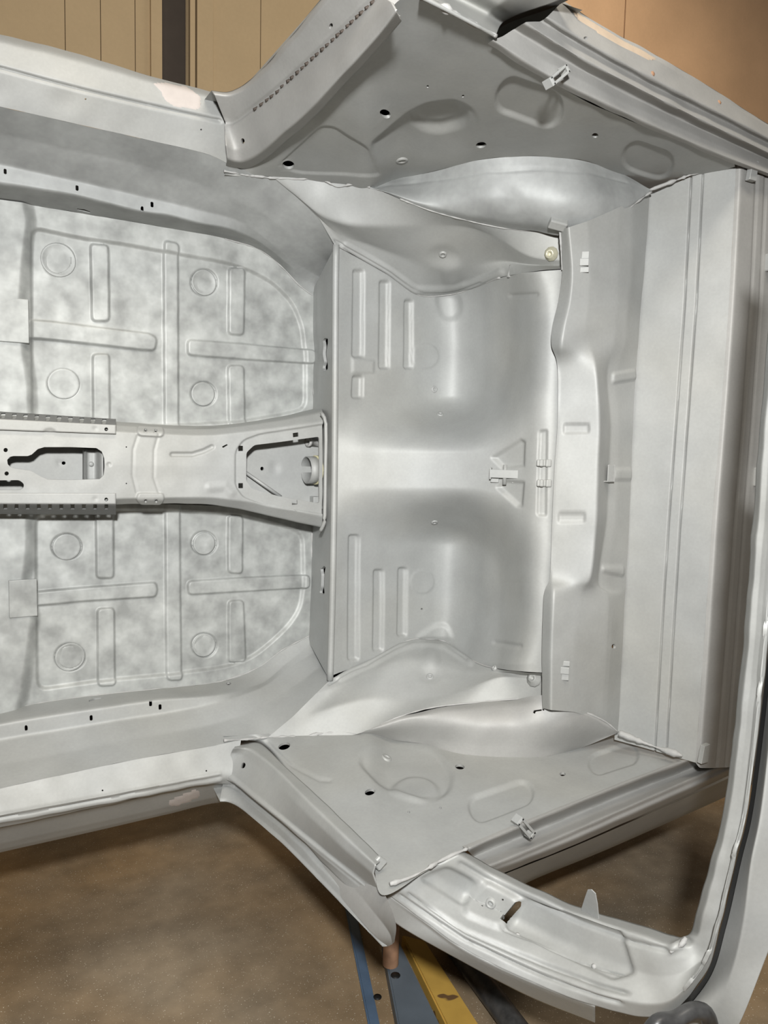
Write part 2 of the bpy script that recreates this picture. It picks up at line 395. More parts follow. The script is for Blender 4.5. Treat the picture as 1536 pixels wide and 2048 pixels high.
R4 = HL((-80, 122, .30), (0, 141, .30), (150, 181, .30), (300, 216, .30), (440, 246, .30), (468, 250, .30))
R3s = HL((-80, 195, .27), (0, 213, .27), (150, 247, .27), (300, 281, .27), (425, 312, .27), (470, 336, .262))
R4b = HL((-80, 113, .305), (0, 132, .305), (150, 172, .305), (300, 207, .305), (440, 237, .305), (468, 240, .305))
R5 = HL((-80, 62, .295), (0, 80, .295), (150, 117, .295), (300, 160, .295), (438, 196, .295), (452, 199, .295))
R6 = HL((-80, 50, .25), (0, 69, .25), (150, 106, .25), (300, 152, .25), (434, 187, .25), (448, 192, .25))
p = Panel(loft([R3s, R4, R4b, R5, R6], 200, 3, rounds=4)); c = [(-80, 117), (0, 136), (150, 176), (300, 211), (440, 241)]
p.press(p.groove(c, 4, -.006), p.lumps(.0003, 90)); p.hole(171, 198, 1.8); p.hole(402, 259, 1.8)
sill_t = p.mesh('sill_top', M[P], body)
p.patch(rnd([(303, 166), (330, 164), (352, 170), (375, 173), (402, 193), (401, 217), (390, 220), (345, 212), (328, 200), (322, 184)], 8), .0012).mesh('filler_patch', M['filler'], body)
q = Panel(loft([R6, np.array([np.r_[r[:3]+[0, .16, .03], r[3:]] for r in R6])], 60, 12)); q.mesh('outer_rocker', M['warm'], body)

B0 = HL((-80, 1437, .03), (0, 1424, .03), (73, 1407, .03), (213, 1388, .03), (300, 1379, .03), (453, 1360, .03), (518, 1334, .03), (560, 1303, .03), (600, 1281, .025), (622, 1270, .02))
B1 = HL((-80, 1463, .135), (0, 1447, .135), (100, 1430, .135), (200, 1415, .135), (290, 1402, .135), (337, 1397, .135), (433, 1390, .128), (490, 1378, .10), (530, 1362, .085), (575, 1325, .06), (627, 1284, .03))
B2 = HL((-80, 1497, .138), (0, 1480, .138), (133, 1458, .138), (267, 1436, .138), (333, 1426, .138), (437, 1405, .14), (491, 1388, .13), (535, 1368, .11), (580, 1335, .08), (634, 1302, .05))
B2b = HL((-80, 1545, .20), (0, 1530, .20), (133, 1505, .20), (267, 1478, .20), (423, 1450, .19), (500, 1425, .18), (560, 1392, .16), (646, 1330, .11))
B3 = HL((-80, 1595, .27), (0, 1577, .27), (133, 1548, .27), (267, 1520, .27), (423, 1492, .27), (480, 1482, .265), (535, 1476, .262), (592, 1430, .249), (634, 1388, .236), (664, 1362, .217))
p = Panel(loft([B0, B1, B2, B2b, B3], 260, 2.6, rounds=2)); p.press(p.lumps(.0004, 80))
for x, y in [(182, 1436), (52, 1456), (320, 1414), (301, 1407)]: p.cut(rnd([(x-3, y-5), (x+3, y-6), (x+3.5, y+5), (x-2.5, y+6)], 2), .003)
p.cut([(175, 1402), (188, 1397), (205, 1395), (206, 1397), (190, 1400), (178, 1404)], .004); p.hole(457, 1367, 5, 3)
p.mesh('sill_side', M['primer'], body)
B3s = HL((-80, 1595, .27), (0, 1577, .27), (133, 1548, .27), (267, 1520, .27), (423, 1492, .27), (482, 1480, .266))
B4 = HL((-80, 1648, .30), (0, 1630, .30), (200, 1593, .30), (440, 1548, .30), (474, 1545, .30))
B4b = HL((-80, 1661, .30), (0, 1643, .30), (233, 1600, .30), (445, 1558, .30), (474, 1558, .30))
B5 = HL((-80, 1672, .285), (0, 1655, .285), (200, 1613, .285), (430, 1567, .285), (476, 1570, .285))
p = Panel(loft([B3s, B4, B4b, B5], 200, 3, rounds=3)); g = lambda o: [(-80, 1651+o), (0, 1634+o), (233, 1591+o), (440, 1551+o)]
p.press(p.groove(g(-4), 3, .0035), p.groove(g(9), 3, .0035), p.groove(g(3), 2.5, -.003), p.lumps(.0005, 70)); p.hole(205, 1581, 1.8); p.hole(412, 1542, 1.8); p.mesh('sill_top', M[P], body)
B5b = HL((-80, 1674, .262), (0, 1657, .262), (200, 1615, .262), (430, 1569, .262), (476, 1572, .262))
B6 = HL((-80, 1715, .20), (0, 1697, .20), (200, 1653, .20), (333, 1623, .20), (440, 1600, .20), (480, 1606, .20))
B7 = HL((-80, 1724, .17), (0, 1705, .17), (200, 1660, .17), (333, 1629, .17), (440, 1605, .17), (480, 1609, .17))
p = Panel(loft([B5, B5b, B6, B7], 160, 4, rounds=2)); p.press(p.groove([(-80, 1712), (0, 1694), (200, 1650), (333, 1620), (440, 1597)], 2, -.002)); p.hole(395, 1594, 1.8); p.mesh('outer_rocker', M[P], body)
p.patch(rnd([(338, 1600), (365, 1588), (390, 1578), (402, 1583), (399, 1594), (380, 1603), (352, 1614), (333, 1610)], 6), .0012).mesh('filler_patch', M['filler'], body)
q = Panel(loft([B7, np.array([np.r_[r[:3]+[0, .2, .12], r[3:]] for r in B7])], 60, 12)); q.mesh('rocker_underside', M['warm'], body)

# ---- floor pans
def floor_features(p, side):
    if side > 0:
        inner = [(62, 452), (165, 474), (250, 486), (325, 500), (450, 522), (500, 538), (545, 562), (585, 602), (604, 645), (611, 700), (612, 812), (560, 822), (480, 836), (330, 843), (200, 838), (62, 834)]
        ribs = [[(181, 484), (217, 487), (219, 634), (184, 634)], [(52, 630), (100, 634), (300, 659), (315, 668), (311, 693), (290, 692), (100, 670), (52, 667)],
                [(185, 699), (219, 699), (220, 850), (186, 850)], [(328, 480), (357, 486), (358, 870), (330, 870)], [(459, 532), (491, 534), (489, 664), (458, 662)],
                [(376, 672), (480, 680), (630, 696), (630, 722), (480, 711), (376, 702)], [(457, 723), (489, 724), (491, 845), (459, 845)]]
        plugs = [(118, 515, 32, 31), (126, 758, 32, 29), (410, 560, 27, 26), (409, 780, 26, 25)]
        step = [(-100, 300), (30, 300), (62, 440), (52, 520), (46, 600), (52, 690), (62, 760), (66, 900), (-100, 900)]
    else:
        inner = [(70, 1030), (200, 1020), (330, 1020), (480, 1030), (560, 1050), (606, 1066), (608, 1170), (602, 1215), (580, 1250), (540, 1288), (500, 1318), (450, 1334), (330, 1350), (200, 1362), (75, 1380), (72, 1200)]
        ribs = [[(191, 1010), (227, 1010), (228, 1156), (193, 1156)], [(66, 1184), (150, 1176), (313, 1164), (316, 1180), (312, 1193), (160, 1203), (66, 1212)],
                [(195, 1217), (229, 1215), (231, 1370), (196, 1372)], [(331, 1000), (360, 1000), (363, 1360), (333, 1360)], [(457, 1030), (487, 1032), (486, 1147), (457, 1145)],
                [(376, 1162), (480, 1155), (618, 1150), (618, 1176), (480, 1183), (377, 1189)], [(458, 1201), (488, 1200), (493, 1322), (458, 1326)]]
        plugs = [(133, 1093, 31, 26), (140, 1315, 31, 28), (410, 1086, 26, 24), (410, 1291, 26, 25)]
        step = [(-100, 960), (60, 960), (60, 1100), (52, 1160), (70, 1230), (62, 1300), (48, 1390), (30, 1450), (-100, 1450)]
    p.press(p.poly(rnd(inner, 22), -.008, 8), p.poly(step, .016, 26), *[p.poly(rnd(r, 9), .0075, 4) for r in ribs])
    p.press(p.lumps(.0003, 60))
    for (x, y, a, b) in plugs: p.press(p.ell(x, y, a, b, -.0045, 3), p.ell(x, y, a-4, b-4, .0042, 3))
    return plugs
def plug_parts(p, plugs, parent, rough):
    for k, (x, y, a, b) in enumerate(plugs):
        i, j = np.unravel_index(np.argmin(np.hypot(p.px-x, p.py-y)), p.px.shape); c = p.P[i, j]; nn = p.N[max(0, i-8):i+9, max(0, j-8):j+9].mean((0, 1))
        sc = (c[1]-EYE[1])/F; r = (b-2)*sc*1.04
        lathe('drain_plug', c-nn*.0006, nn, [(r, -.001), (r, .0012), (r*.94, .002), (r*.86, .0008 if k in rough else .0017), (r*.5, .0005 if k in rough else .0018), (.0006, .0012 if k in rough else .0018)], M['mottled'], parent)
T0 = HL((-80, 824, .0), (0, 829, .0), (230, 843, .0), (330, 850, .0), (424, 851, .0), (502, 843, .0), (580, 829, .0), (641, 814, .0))
p = Panel(loft([R0, T0+np.array([0, 0, -.02, 0, 8])], 340, 2.1)); pl = floor_features(p, 1)
fp = p.mesh('floor_pan', M['mottled'], body); plug_parts(p, pl, fp, (0, 2))
box('seat_mount_plate', H(16, 640, .027), frame(0, 0), (.085, .098, .006), M['mottled'], fp, .0015)
T6 = HL((-80, 990, .0), (0, 992, .0), (230, 992, .0), (330, 990, .0), (424, 992, .0), (502, 1004, .0), (580, 1020, .0), (630, 1030, .0))
p = Panel(loft([T6, B0], 340, 2.1)); pl = floor_features(p, -1)
fp2 = p.mesh('floor_pan', M['mottled'], body); plug_parts(p, pl, fp2, (1, 3))
box('seat_mount_plate', H(46, 1196, .031), frame(0, 0), (.060, .088, .006), M['mottled'], fp2, .0015)

# ---- tunnel
T1 = HL((-80, 830, .14), (0, 835, .14), (230, 849, .14), (330, 855, .14), (424, 856, .14), (502, 848, .14), (580, 835, .14), (645, 821, .14))
T2 = HL((-80, 846, .172), (0, 850, .172), (230, 863, .172), (330, 868, .172), (424, 870, .172), (502, 862, .172), (580, 852, .172), (646, 843, .172))
T3 = HL((-80, 925, .175), (0, 926, .175), (230, 930, .175), (330, 931, .175), (424, 932, .175), (502, 934, .175), (580, 936, .175), (647, 938, .175))
T4 = HL((-80, 998, .172), (0, 999, .172), (230, 998, .172), (330, 996, .172), (424, 996, .172), (502, 1005, .172), (580, 1019, .172), (645, 1033, .172))
T5 = HL((-80, 1010, .14), (0, 1011, .14), (230, 1011, .14), (330, 1009, .14), (410, 1011, .14), (470, 1019, .14), (540, 1035, .14), (600, 1049, .14), (643, 1058, .14))
T5b = np.array([np.r_[q[0], 0.004, q[2]+.018, q[3], q[4]] for q in T5])
p = Panel(loft([T0, T1, T2, T3, T4, T5, T5b], 380, 1.8, rounds=3))
p.press(p.poly(rnd([(664, 846), (520, 868), (487, 880), (471, 903), (471, 972), (486, 994), (530, 1011), (664, 1031)], 10), -.005, 3),
        p.groove([(276, 872), (267, 900), (266, 950), (274, 985)], 2.5, -.0016), p.groove([(317, 870), (309, 900), (308, 955), (318, 985)], 2.5, -.0016),
        p.bead([(345, 909), (385, 909), (408, 902), (424, 894)], 4, -.005, 5), p.bead([(420, 975), (450, 973), (462, 985)], 7, .003, 14), p.lumps(.0003, 60),
        p.poly(rnd([(276, 854), (326, 857), (328, 868), (322, 874), (280, 872), (273, 864)], 6), .005, 3), p.poly(rnd([(276, 986), (326, 986), (328, 998), (322, 1007), (280, 1007), (273, 998)], 6), .005, 3))
p.cut(rnd([(640, 873), (560, 884), (510, 890), (494, 905), (494, 962), (505, 978), (560, 993), (640, 1007)], 5), .005)
p.cut([(14, 920), (18, 914), (26, 912), (54, 912), (62, 909), (74, 898), (87, 894), (140, 894), (192, 896), (203, 903), (208, 916), (209, 932), (207, 950), (199, 958), (140, 960), (94, 959), (80, 953), (59, 941), (30, 937), (20, 934), (15, 928)], .004)
p.cut(rnd([(-30, 961), (38, 960), (47, 968), (46, 976), (38, 980), (-30, 980)], 6), .004)
for x, y in [(483, 897), (483, 972)]: p.cut([(x-5, y-5.5), (x+4.5, y-5.5), (x+4.5, y+5), (x-5, y+5)], .004)
for x, y in [(593, 870), (591, 1006)]: p.cut([(x-6, y-4), (x+5, y-5.5), (x+5.5, y+3), (x-5.5, y+4.5)], .004)
p.cut([(444, 893), (454, 888), (456, 890), (446, 896)], .003)
for x, y in [(11, 900), (13, 947)]: p.hole(x, y, 4.2)
for x, y in [(212, 859), (212, 999)]: p.hole(x, y, 3.6)
for x, y in [(291, 863), (311, 864), (291, 999), (312, 999)]: p.hole(x, y, 2.8)
for x, y in [(253, 894), (253, 967)]: p.hole(x, y, 1.5)
p.press(p.ell(218, 929, 4, 4, -.002, 3))
tun = p.mesh('tunnel', M[P], body)
# inside of the tunnel, seen through its openings
I0 = HL((-80, 868, .12), (645, 850, .12)); I1 = HL((-80, 875, .085), (645, 858, .085)); I2 = HL((-80, 990, .085), (645, 1008, .085)); I3 = HL((-80, 996, .12), (645, 1018, .12))
p = Panel(loft([I0, I1, I2, I3], 120, 5)); p.press(p.ell(92, 926, 5, 5, -.003, 4), p.ell(530, 935, 10, 10, -.003, 14)); p.hole(96, 926, 3.5); p.hole(500, 937, 4)
ti = p.mesh('tunnel_floor', M[P], body)
p = Panel(loft([HL((165, 898, .10), (165, 962, .10)), HL((172, 898, .125), (172, 962, .125)), HL((174, 898, .105), (174, 962, .105)), HL((192, 898, .105), (192, 962, .105)), HL((199, 898, .135), (200, 962, .135)), HL((206, 898, .14), (206, 962, .14))], 12, 3, rounds=1))
p.mesh('gear_housing_strap', M[P], tun, .002)
lathe('tunnel_stud', H(182, 928, .105), (0, -1, 0), [(.006, 0), (.006, .004), (.0005, .004)], M[P], tun, 12)
tube('shift_rod', [H(490, 944, .10), H(562, 994, .115)], .0045, M[P], tun)
cc = H(621, 940, .118)[:3]; ax = np.array([1.0, 0, 0])
lathe('coupling_tube', cc-ax*.012, ax, [(.034, .0), (.036, 0), (.036, .03), (.034, .03), (.034, 0)], M[P], tun)
lathe('coupling_ring', cc+ax*.012, ax, [(.036, .0), (.0385, 0), (.0385, .008), (.036, .008), (.036, 0)], M['brass'], tun)
lathe('pipe_stub', H(632, 886, .09), (-1, -.2, .1), [(.010, -.01), (.010, .02), (.013, .02), (.013, .028), (.008, .028), (.008, 0)], M['sealer'], tun, 16)
box('tunnel_lug', H(624, 998, .08), frame(0, 0), (.018, .016, .03), M[P], tun)
box('tunnel_end_wall', H(634, 935, .0), frame(0, 0), (.006, .2, .12), M[P], tun)
# seat rails with toothed flanges on both tunnel edges
def rail(top):
    y0 = (lambda x: 838+(x/230)*12) if top else (lambda x: 986+(x/230)*.5)
    y1 = (lambda x: 860+(x/230)*8) if top else (lambda x: 1008+(x/230)*.5)
    xs = (-70, 20, 120, 232); hh = .180
    g = Panel(loft([HL(*[(x, y0(x), hh) for x in xs]), HL(*[(x, y1(x), hh) for x in xs])], 100, 3))
    if top: g.press(g.ell(100, 866, 12, 8, -.003, 4))
    g.hole(212, 858.5 if top else 999, 3.8); g.press(g.ell(190, 857 if top else 998, 4, 3.5, -.0015, 3))
    o = g.mesh('seat_rail', M[P], tun, .0035)
    a, b = ((lambda x: 823+(x/230)*15), (lambda x: 838.5+(x/230)*12)) if top else ((lambda x: 1028+(x/230)*1.5), (lambda x: 1008.5+(x/230)*.5))
    g = Panel(loft([HL(*[(x, b(x), hh-.003) for x in xs]), HL(*[(x, a(x), hh-.085) for x in xs])], 200, 2))
    for k in range(13):
        x = -61+k*22.4 if k < 99 else 0; x += (0 if top else 4)*1.0
        if top: m = (a(x)+b(x))/2; g.cut([(x-4, m-5), (x+5, m-5.5), (x+3, m+5), (x-5, m+5.5)], .003)
        else: m = b(x)+4.5; g.cut([(x-3.5, m-4), (x+4, m-4), (x+4.5, m+5), (x-3.5, m+5)], .003)
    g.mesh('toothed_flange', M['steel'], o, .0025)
rail(True); rail(False)

# ---- heel board
hb0 = HL((622, 588, .0), (624, 700, .0), (626, 820, .0), (627, 935, .0), (624, 1060, .0), (620, 1170, .0), (613, 1275, .0))
hb1 = HL((673, 486, .224), (672, 600, .224), (671, 760, .224), (670, 935, .224), (668, 1080, .224), (665, 1220, .224), (661, 1364, .224))
p = Panel(loft([hb0, hb1], 260, 2.2)); p.press(p.lumps(.0003, 80))
p.press(p.ring(650, 706, 20, 14, -.004), p.bead([(636, 560), (638, 800)], 3, .001, 6))
p.cut([(644, 679), (649, 674), (655, 675), (653, 690), (653, 722), (655, 738), (648, 741), (644, 733), (647, 722), (646, 692)], .008)
p.cut([(642, 1140), (649, 1133), (652, 1135), (650, 1150), (649, 1176), (650, 1189), (646, 1193), (640, 1186), (643, 1176), (644, 1150)], .008)
heel = p.mesh('heel_board', M[P], body)
lip = [H(x, y, .222) for x, y in [(672, 490), (671, 560), (670, 760), (669, 935), (666, 1130), (663, 1260), (660, 1360)]]
tube('rolled_lip', lip, .0085, M[P], heel, n=40, seg=10)
arc = [H(643, 826, .19), H(650, 838, .20), H(652, 870, .205), H(651, 935, .205), H(650, 1010, .205), H(648, 1046, .20), H(641, 1062, .185)]
tube('tunnel_end_flange', arc, .005, M[P], tun, n=40)

# ---- rear seat pan
def bcurve(pts):
    a = np.array(pts, float); return lambda x: np.interp(x, a[:, 0], a[:, 1])
BT = cr(np.array([(0, 0, 0, x, y) for x, y in [(660, 486), (700, 507), (780, 553), (820, 583), (845, 593), (885, 592), (920, 586), (960, 571), (1000, 556), (1040, 547), (1085, 542), (1145, 538)]], float), 200)[:, 3:]
BB = cr(np.array([(0, 0, 0, x, y) for x, y in [(640, 1362), (669, 1349), (733, 1325), (790, 1292), (824, 1278), (855, 1277), (884, 1280), (933, 1313), (960, 1327), (990, 1336), (1035, 1342), (1085, 1345), (1145, 1350)]], float), 200)[:, 3:]
btop = lambda x: np.interp(x, BT[:, 0], BT[:, 1]); bbot = lambda x: np.interp(x, BB[:, 0], BB[:, 1])
SX = [(1120, 460), (1124, 540), (1117, 600), (1105, 650), (1103, 690), (1115, 735), (1115, 850), (1109, 935), (1104, 1050), (1100, 1150), (1088, 1190), (1084, 1290), (1085, 1416)]
seam = lambda y: np.interp(y, [q[1] for q in SX], [q[0] for q in SX])+6
def spline1(xs, ys):
    c = cr(np.array([(0, 0, y, x, 0) for x, y in zip(xs, ys)], float), 600); return lambda x: np.interp(x, c[:, 3], c[:, 2])
scoop = spline1([640, 668, 700, 760, 820, 855, 880, 905, 930, 955, 980, 1010, 1035, 1060, 1080, 1100, 1140], [.222, .218, .205, .195, .183, .174, .174, .188, .222, .272, .332, .402, .463, .530, .575, .600, .615])
hump = spline1([640, 668, 690, 720, 760, 800, 850, 900, 950, 1000, 1040, 1070, 1100, 1140], [.215, .220, .229, .243, .262, .288, .326, .370, .420, .477, .530, .572, .600, .615])
def hs(px, py):
    k = .0115+(px-663)*.00006; q = px+(py-935)*k
    e = 230-np.abs(py-940); sd = np.hypot(np.maximum(q-930, 0), np.maximum(e-8, 0))-130; sd = np.where(e < 8, np.maximum(q-1062, -130), sd)
    m = sst(-58, 58, sd)
    dd = np.clip((np.abs(py-938)-250)/140, 0, 1)**2*22*sst(850, 930, q)      # the bucket curls round at its outer end
    return scoop(q+dd)*(1-m)+hump(q)*m
nu, nv = 190, 300
S_, T_ = np.meshgrid(np.linspace(0, 1, nu), np.linspace(0, 1, nv), indexing='ij')
lx = lambda y: 675-.0135*(y-490)
py = 500+T_*850; px = lx(py)+(seam(py)-lx(py))*S_
for _ in range(8):
    py = btop(px)+(bbot(px)-btop(px))*T_; px = lx(py)+(seam(py)-lx(py))*S_
hh = hs(px, py); G = np.zeros((nu, nv, 5))
D0 = fw[None, None, :]+RT*((px-CX)/F)[:, :, None]-UP*((py-CY)/F)[:, :, None]; tt = (-hh-EYE[1])/D0[:, :, 1]
G[:, :, :3] = EYE+D0*tt[:, :, None]; G[:, :, 3] = px; G[:, :, 4] = py
p = Panel(G)
def slot(x0, x1, y0, y1): return p.poly(rnd([(x0, y0), (x1, y0), (x1-1, y1), (x0-2, y1)], 5), -.011, 6)
p.press(slot(708, 728, 540, 714), slot(761, 779, 562, 737), slot(811, 826, 600, 737), slot(707, 726, 752, 796), p.poly([(704, 716), (748, 722), (746, 746), (704, 746)], .004, 7),
        slot(699, 718, 1071, 1320), slot(749, 767, 1140, 1302), slot(798, 814, 1136, 1272), p.lumps(.0004, 100))
p.press(p.ell(850, 712, 27, 25, .0022, 4), p.ell(844, 1163, 24, 24, .0022, 4), p.poly(rnd([(872, 590), (918, 590), (922, 625), (905, 640), (885, 635)], 14), -.006, 16), p.poly(rnd([(850, 1262), (872, 1248), (895, 1250), (908, 1278), (830, 1276)], 12), .006, 12))
p.press(p.groove([(1022, 592), (1072, 589)], 4, -.004), p.groove([(990, 1285), (1040, 1292)], 4, -.004))
p.press(p.poly([(985, 915), (1040, 880), (1048, 884), (1046, 932), (1005, 936)], -.010, 10), p.poly([(1005, 962), (1046, 965), (1042, 1012), (1034, 1012), (995, 975)], -.010, 10))
p.press(p.poly(rnd([(1078, 862), (1094, 860), (1092, 1032), (1074, 1030)], 4), -.006, 5))
p.hole(844, 1218, 2)
seat = p.mesh('rear_seat_pan', M[P], body)
def at_grid(p, x, y):
    i, j = np.unravel_index(np.argmin(np.hypot(p.px-x, p.py-y)), p.px.shape); return p.P[i, j].copy(), p.N[i, j].copy()
PS = p
def boss(p, x, y, parent, r=.010, hgt=.006, inner=.5, mtl=P, name='threaded_boss'):
    c, n = at_grid(p, x, y); lathe(name, c-n*.002, n, [(r*1.25, 0), (r*1.1, .003), (r, .002+hgt), (r*inner*1.15, .002+hgt), (r*inner, hgt), (r*inner*.9, -.004), (.0004, -.004)], M[mtl], parent, 20)
for x, y in [(880, 830), (868, 778), (870, 1045)]: boss(p, x, y, seat, .0085, .003, .45)

# ---- wheel housings
bt = lambda pts: np.array([H(x, y, float(hs(np.array(x*1.0), np.array(y*1.0)))) for x, y in pts])
A_t = HL((543, 352, .264), (640, 354, .29), (700, 364, .33), (740, 374, .36), (800, 398, .39), (860, 421, .42), (930, 440, .46), (1000, 455, .50), (1070, 463, .54), (1146, 473, .592))
Rg_t = HL((588, 388, .2535), (640, 430, .26), (690, 449, .288), (740, 453, .315), (800, 452, .345), (860, 451, .375), (940, 456, .432), (1000, 480, .472), (1060, 513, .515), (1144, 522, .59))
Md_t = HL((638, 436, .2395), (680, 470, .232), (740, 490, .234), (800, 512, .248), (850, 530, .265), (885, 535, .29), (940, 530, .33), (1000, 522, .402), (1060, 530, .49), (1142, 532, .583))
BLt = [(668, 488), (700, 505), (780, 551), (820, 581), (845, 592), (885, 591), (920, 585), (960, 570), (1000, 555), (1040, 547), (1085, 541), (1138, 537)]
p = Panel(loft([A_t, Rg_t, Md_t, bt(BLt)], 230, 3, rounds=5)); PW = p
p.press(p.lumps(.0004, 80), p.groove([(x+2, y-7) for x, y in BLt[:8]], 2.2, -.003), p.bead([(690, 492), (775, 540), (830, 580), (880, 580), (940, 570), (1000, 545)], 7, .006, 10), p.ell(885, 512, 22, 16, -.006, 26), p.ell(905, 545, 18, 24, .008, 24))
wh = p.mesh('wheel_housing', M['primer'], body)
boss(p, 885, 512, wh, .009, .004, .55)
c, n = at_grid(p, 1020, 530); tube('peg', [c-n*.005, c+np.array([-.006, -.006, -.032])], .0055, M[P], wh, seg=12)
c, n = at_grid(p, 1104, 508); lathe('captive_nut', c, n+np.array([-.4, 0, 0]), [(.017, 0), (.016, .004), (.012, .006), (.011, .014), (.005, .014), (.0045, .004), (.0004, .004)], M['zinc'], wh, 10)
A_b = HL((533, 1477, .264), (620, 1474, .29), (690, 1471, .33), (715, 1468, .345), (760, 1450, .37), (800, 1433, .39), (860, 1416, .42), (950, 1405, .465), (1030, 1398, .52), (1102, 1391, .59))
Rg_b = HL((586, 1433, .2515), (620, 1428, .262), (677, 1410, .287), (741, 1396, .315), (809, 1400, .352), (884, 1392, .40), (935, 1378, .43), (970, 1363, .458), (1010, 1354, .49), (1102, 1368, .59))
Md_b = HL((630, 1389, .2385), (690, 1366, .237), (740, 1345, .24), (790, 1322, .252), (830, 1318, .266), (870, 1325, .295), (920, 1338, .338), (970, 1345, .42), (1020, 1347, .49), (1102, 1355, .585))
BLb = [(658, 1362), (700, 1338), (733, 1326), (790, 1293), (824, 1279), (855, 1278), (884, 1281), (933, 1314), (960, 1328), (990, 1337), (1035, 1343), (1100, 1347)]
p = Panel(loft([A_b, Rg_b, Md_b, bt(BLb)], 230, 3, rounds=5)); p.press(p.lumps(.0004, 80), p.groove([(x, y+7) for x, y in BLb[:8]], 2.2, -.003), p.bead([(680, 1355), (750, 1322), (800, 1294), (840, 1286), (890, 1292), (940, 1324)], 6, .006, 10), p.ell(858, 1350, 18, 12, -.004, 20), p.ell(862, 1318, 13, 20, .008, 20))
wb = p.mesh('wheel_housing', M[P], body); boss(p, 860, 1353, wb, .009, .004, .55); boss(p, 990, 1334, wb, .007, .005, .5)
c, n = at_grid(p, 1068, 1358); lathe('captive_nut', c, n+np.array([-.3, 0, 0]), [(.020, 0), (.019, .004), (.012, .006), (.011, .014), (.005, .014), (.0045, .004), (.0004, .004)], M[P], wb, 10)

# ---- wheel arches bulging into the cabin
ZQ = .69
C_t = np.vstack([HL((690, 366, .318), (740, 373, .348)), ZL(ZQ, (800, 356), (860, 345), (960, 320), (1080, 313), (1180, 325), (1250, 350)), HL((1300, 378, .665))])
A2 = HL((690, 364, .325), (740, 374, .36), (860, 421, .42), (1000, 455, .50), (1070, 463, .55), (1132, 470, .605), (1220, 440, .652), (1302, 384, .665))
def mid(a, b, k, off, n=10):
    A_, B_ = cr(a, n), cr(b, n); q = A_*(1-k)+B_*k; t = np.linspace(0, 1, n); bl = np.sin(t*math.pi)[:, None]
    q[:, :3] += bl*np.array(off); return q
p = Panel(loft([C_t, mid(C_t, A2, .12, (0, -.012, -.012)), mid(C_t, A2, .45, (0, -.045, -.03)), mid(C_t, A2, .8, (0, -.035, -.02)), A2], 230, 3, mode='cr'))
p.press(p.lumps(.0006, 90), p.groove([(745, 372), (880, 352), (965, 335), (1080, 330), (1180, 341), (1250, 362)], 2, -.0015), p.ell(995, 380, 22, 20, -.004, 30))
wa = p.mesh('wheel_arch', M['cloudy'], body)
c, n = at_grid(p, 1097, 434); e1 = np.array([.9, -.2, .1]); e1 -= n*(e1@n); e1 /= np.linalg.norm(e1); box('arch_block', c-n*.004, (e1, np.cross(n, e1), n), (.040, .022, .018), M[P], wa, .003)
C_b = np.vstack([HL((690, 1472, .318), (720, 1470, .338)), ZL(-ZQ, (790, 1481), (850, 1489), (917, 1507), (1006, 1514), (1096, 1512), (1163, 1496)), HL((1235, 1466, .66))])
A2b = HL((690, 1471, .325), (715, 1468, .345), (800, 1433, .39), (950, 1405, .465), (1030, 1398, .52), (1090, 1391, .605), (1163, 1421, .65), (1212, 1444, .66), (1236, 1464, .665))
p = Panel(loft([C_b, mid(C_b, A2b, .12, (0, -.012, .012)), mid(C_b, A2b, .45, (0, -.045, .03)), mid(C_b, A2b, .8, (0, -.035, .02)), A2b], 230, 3, mode='cr'))
p.press(p.lumps(.0006, 90)); p.cut([(1044, 1435), (1047, 1429), (1070, 1425), (1072, 1428), (1050, 1432), (1048, 1437)], .004)
wab = p.mesh('wheel_arch', M['warm'], body)

# ---- inner quarter panels (flat, upright in the car: z constant)
def quarter(pillar, topline, beltline, archline, z, press_fn, name_mat):
    # rails run from the arch/sill edge towards the belt
    return
def zpanel(foot, ra, rb, z, n=200, step=3.2, rounds=0):
    return Panel(loft([np.vstack([HL(*foot), ZL(z, *ra)]), ZL(z, *rb)], n, step, rounds=rounds))
lo_t = [(448, 342), (545, 352), (620, 362), (690, 369), (740, 376), (800, 360), (860, 349), (960, 324), (1080, 317), (1180, 329), (1250, 354), (1304, 382), (1470, 325)]
up_t = [(470, 330), (530, 285), (600, 215), (680, 140), (750, 65), (800, 0), (850, -8), (900, 16), (985, 72), (1040, 122), (1130, 186), (1300, 264), (1466, 322)]
p = zpanel([(448, 350, .245), (545, 358, .252), (620, 363, .272), (690, 373, .308), (740, 382, .338)], [(x, y+8) for x, y in lo_t if x > 790], [(x, y-6 if x > 1000 else y) for x, y in up_t], ZQ, 330)
tear = rnd([(738, 268), (775, 225), (815, 180), (850, 163), (900, 163), (945, 190), (960, 230), (945, 290), (900, 330), (830, 340), (770, 320)], 22)
ov1 = [(1021, 176), (1090, 208)]; ov2 = [(1272, 308), (1318, 323)]
p.press(p.poly(tear, -.013, 14)*(1-sst(890, 970, p.px))*(1-sst(225, 320, p.py)), p.ell(872, 205, 55, 34, -.010, 16, 8), p.ell(868, 195, 50, 26, .004, 12, 8), p.bead(ov1, 33, -.007, 7), p.bead(ov2, 29, -.006, 7),
        p.poly(rnd([(600, 345), (555, 330), (640, 242), (668, 238), (735, 274), (760, 340)], 12), -.004, 5), p.lumps(.0005, 110))
p.hole(767, 192, 10.5, 8.5); p.hole(960, 273, 10.5, 7.5); p.hole(1187, 262, 6.5, 4.5); p.hole(577, 328, 12, 8.5, 15); p.hole(850, 127, 2.6); p.hole(922, 157, 2.6)
q = p.mesh('quarter_panel_inner', M[P], body)
boss(p, 802, 299, q, .013, .003, .55)
lo_b = [(446, 1478), (545, 1474), (620, 1472), (690, 1470), (740, 1472), (790, 1480), (850, 1486), (917, 1503), (1006, 1510), (1096, 1508), (1163, 1492), (1238, 1460), (1372, 1512)]
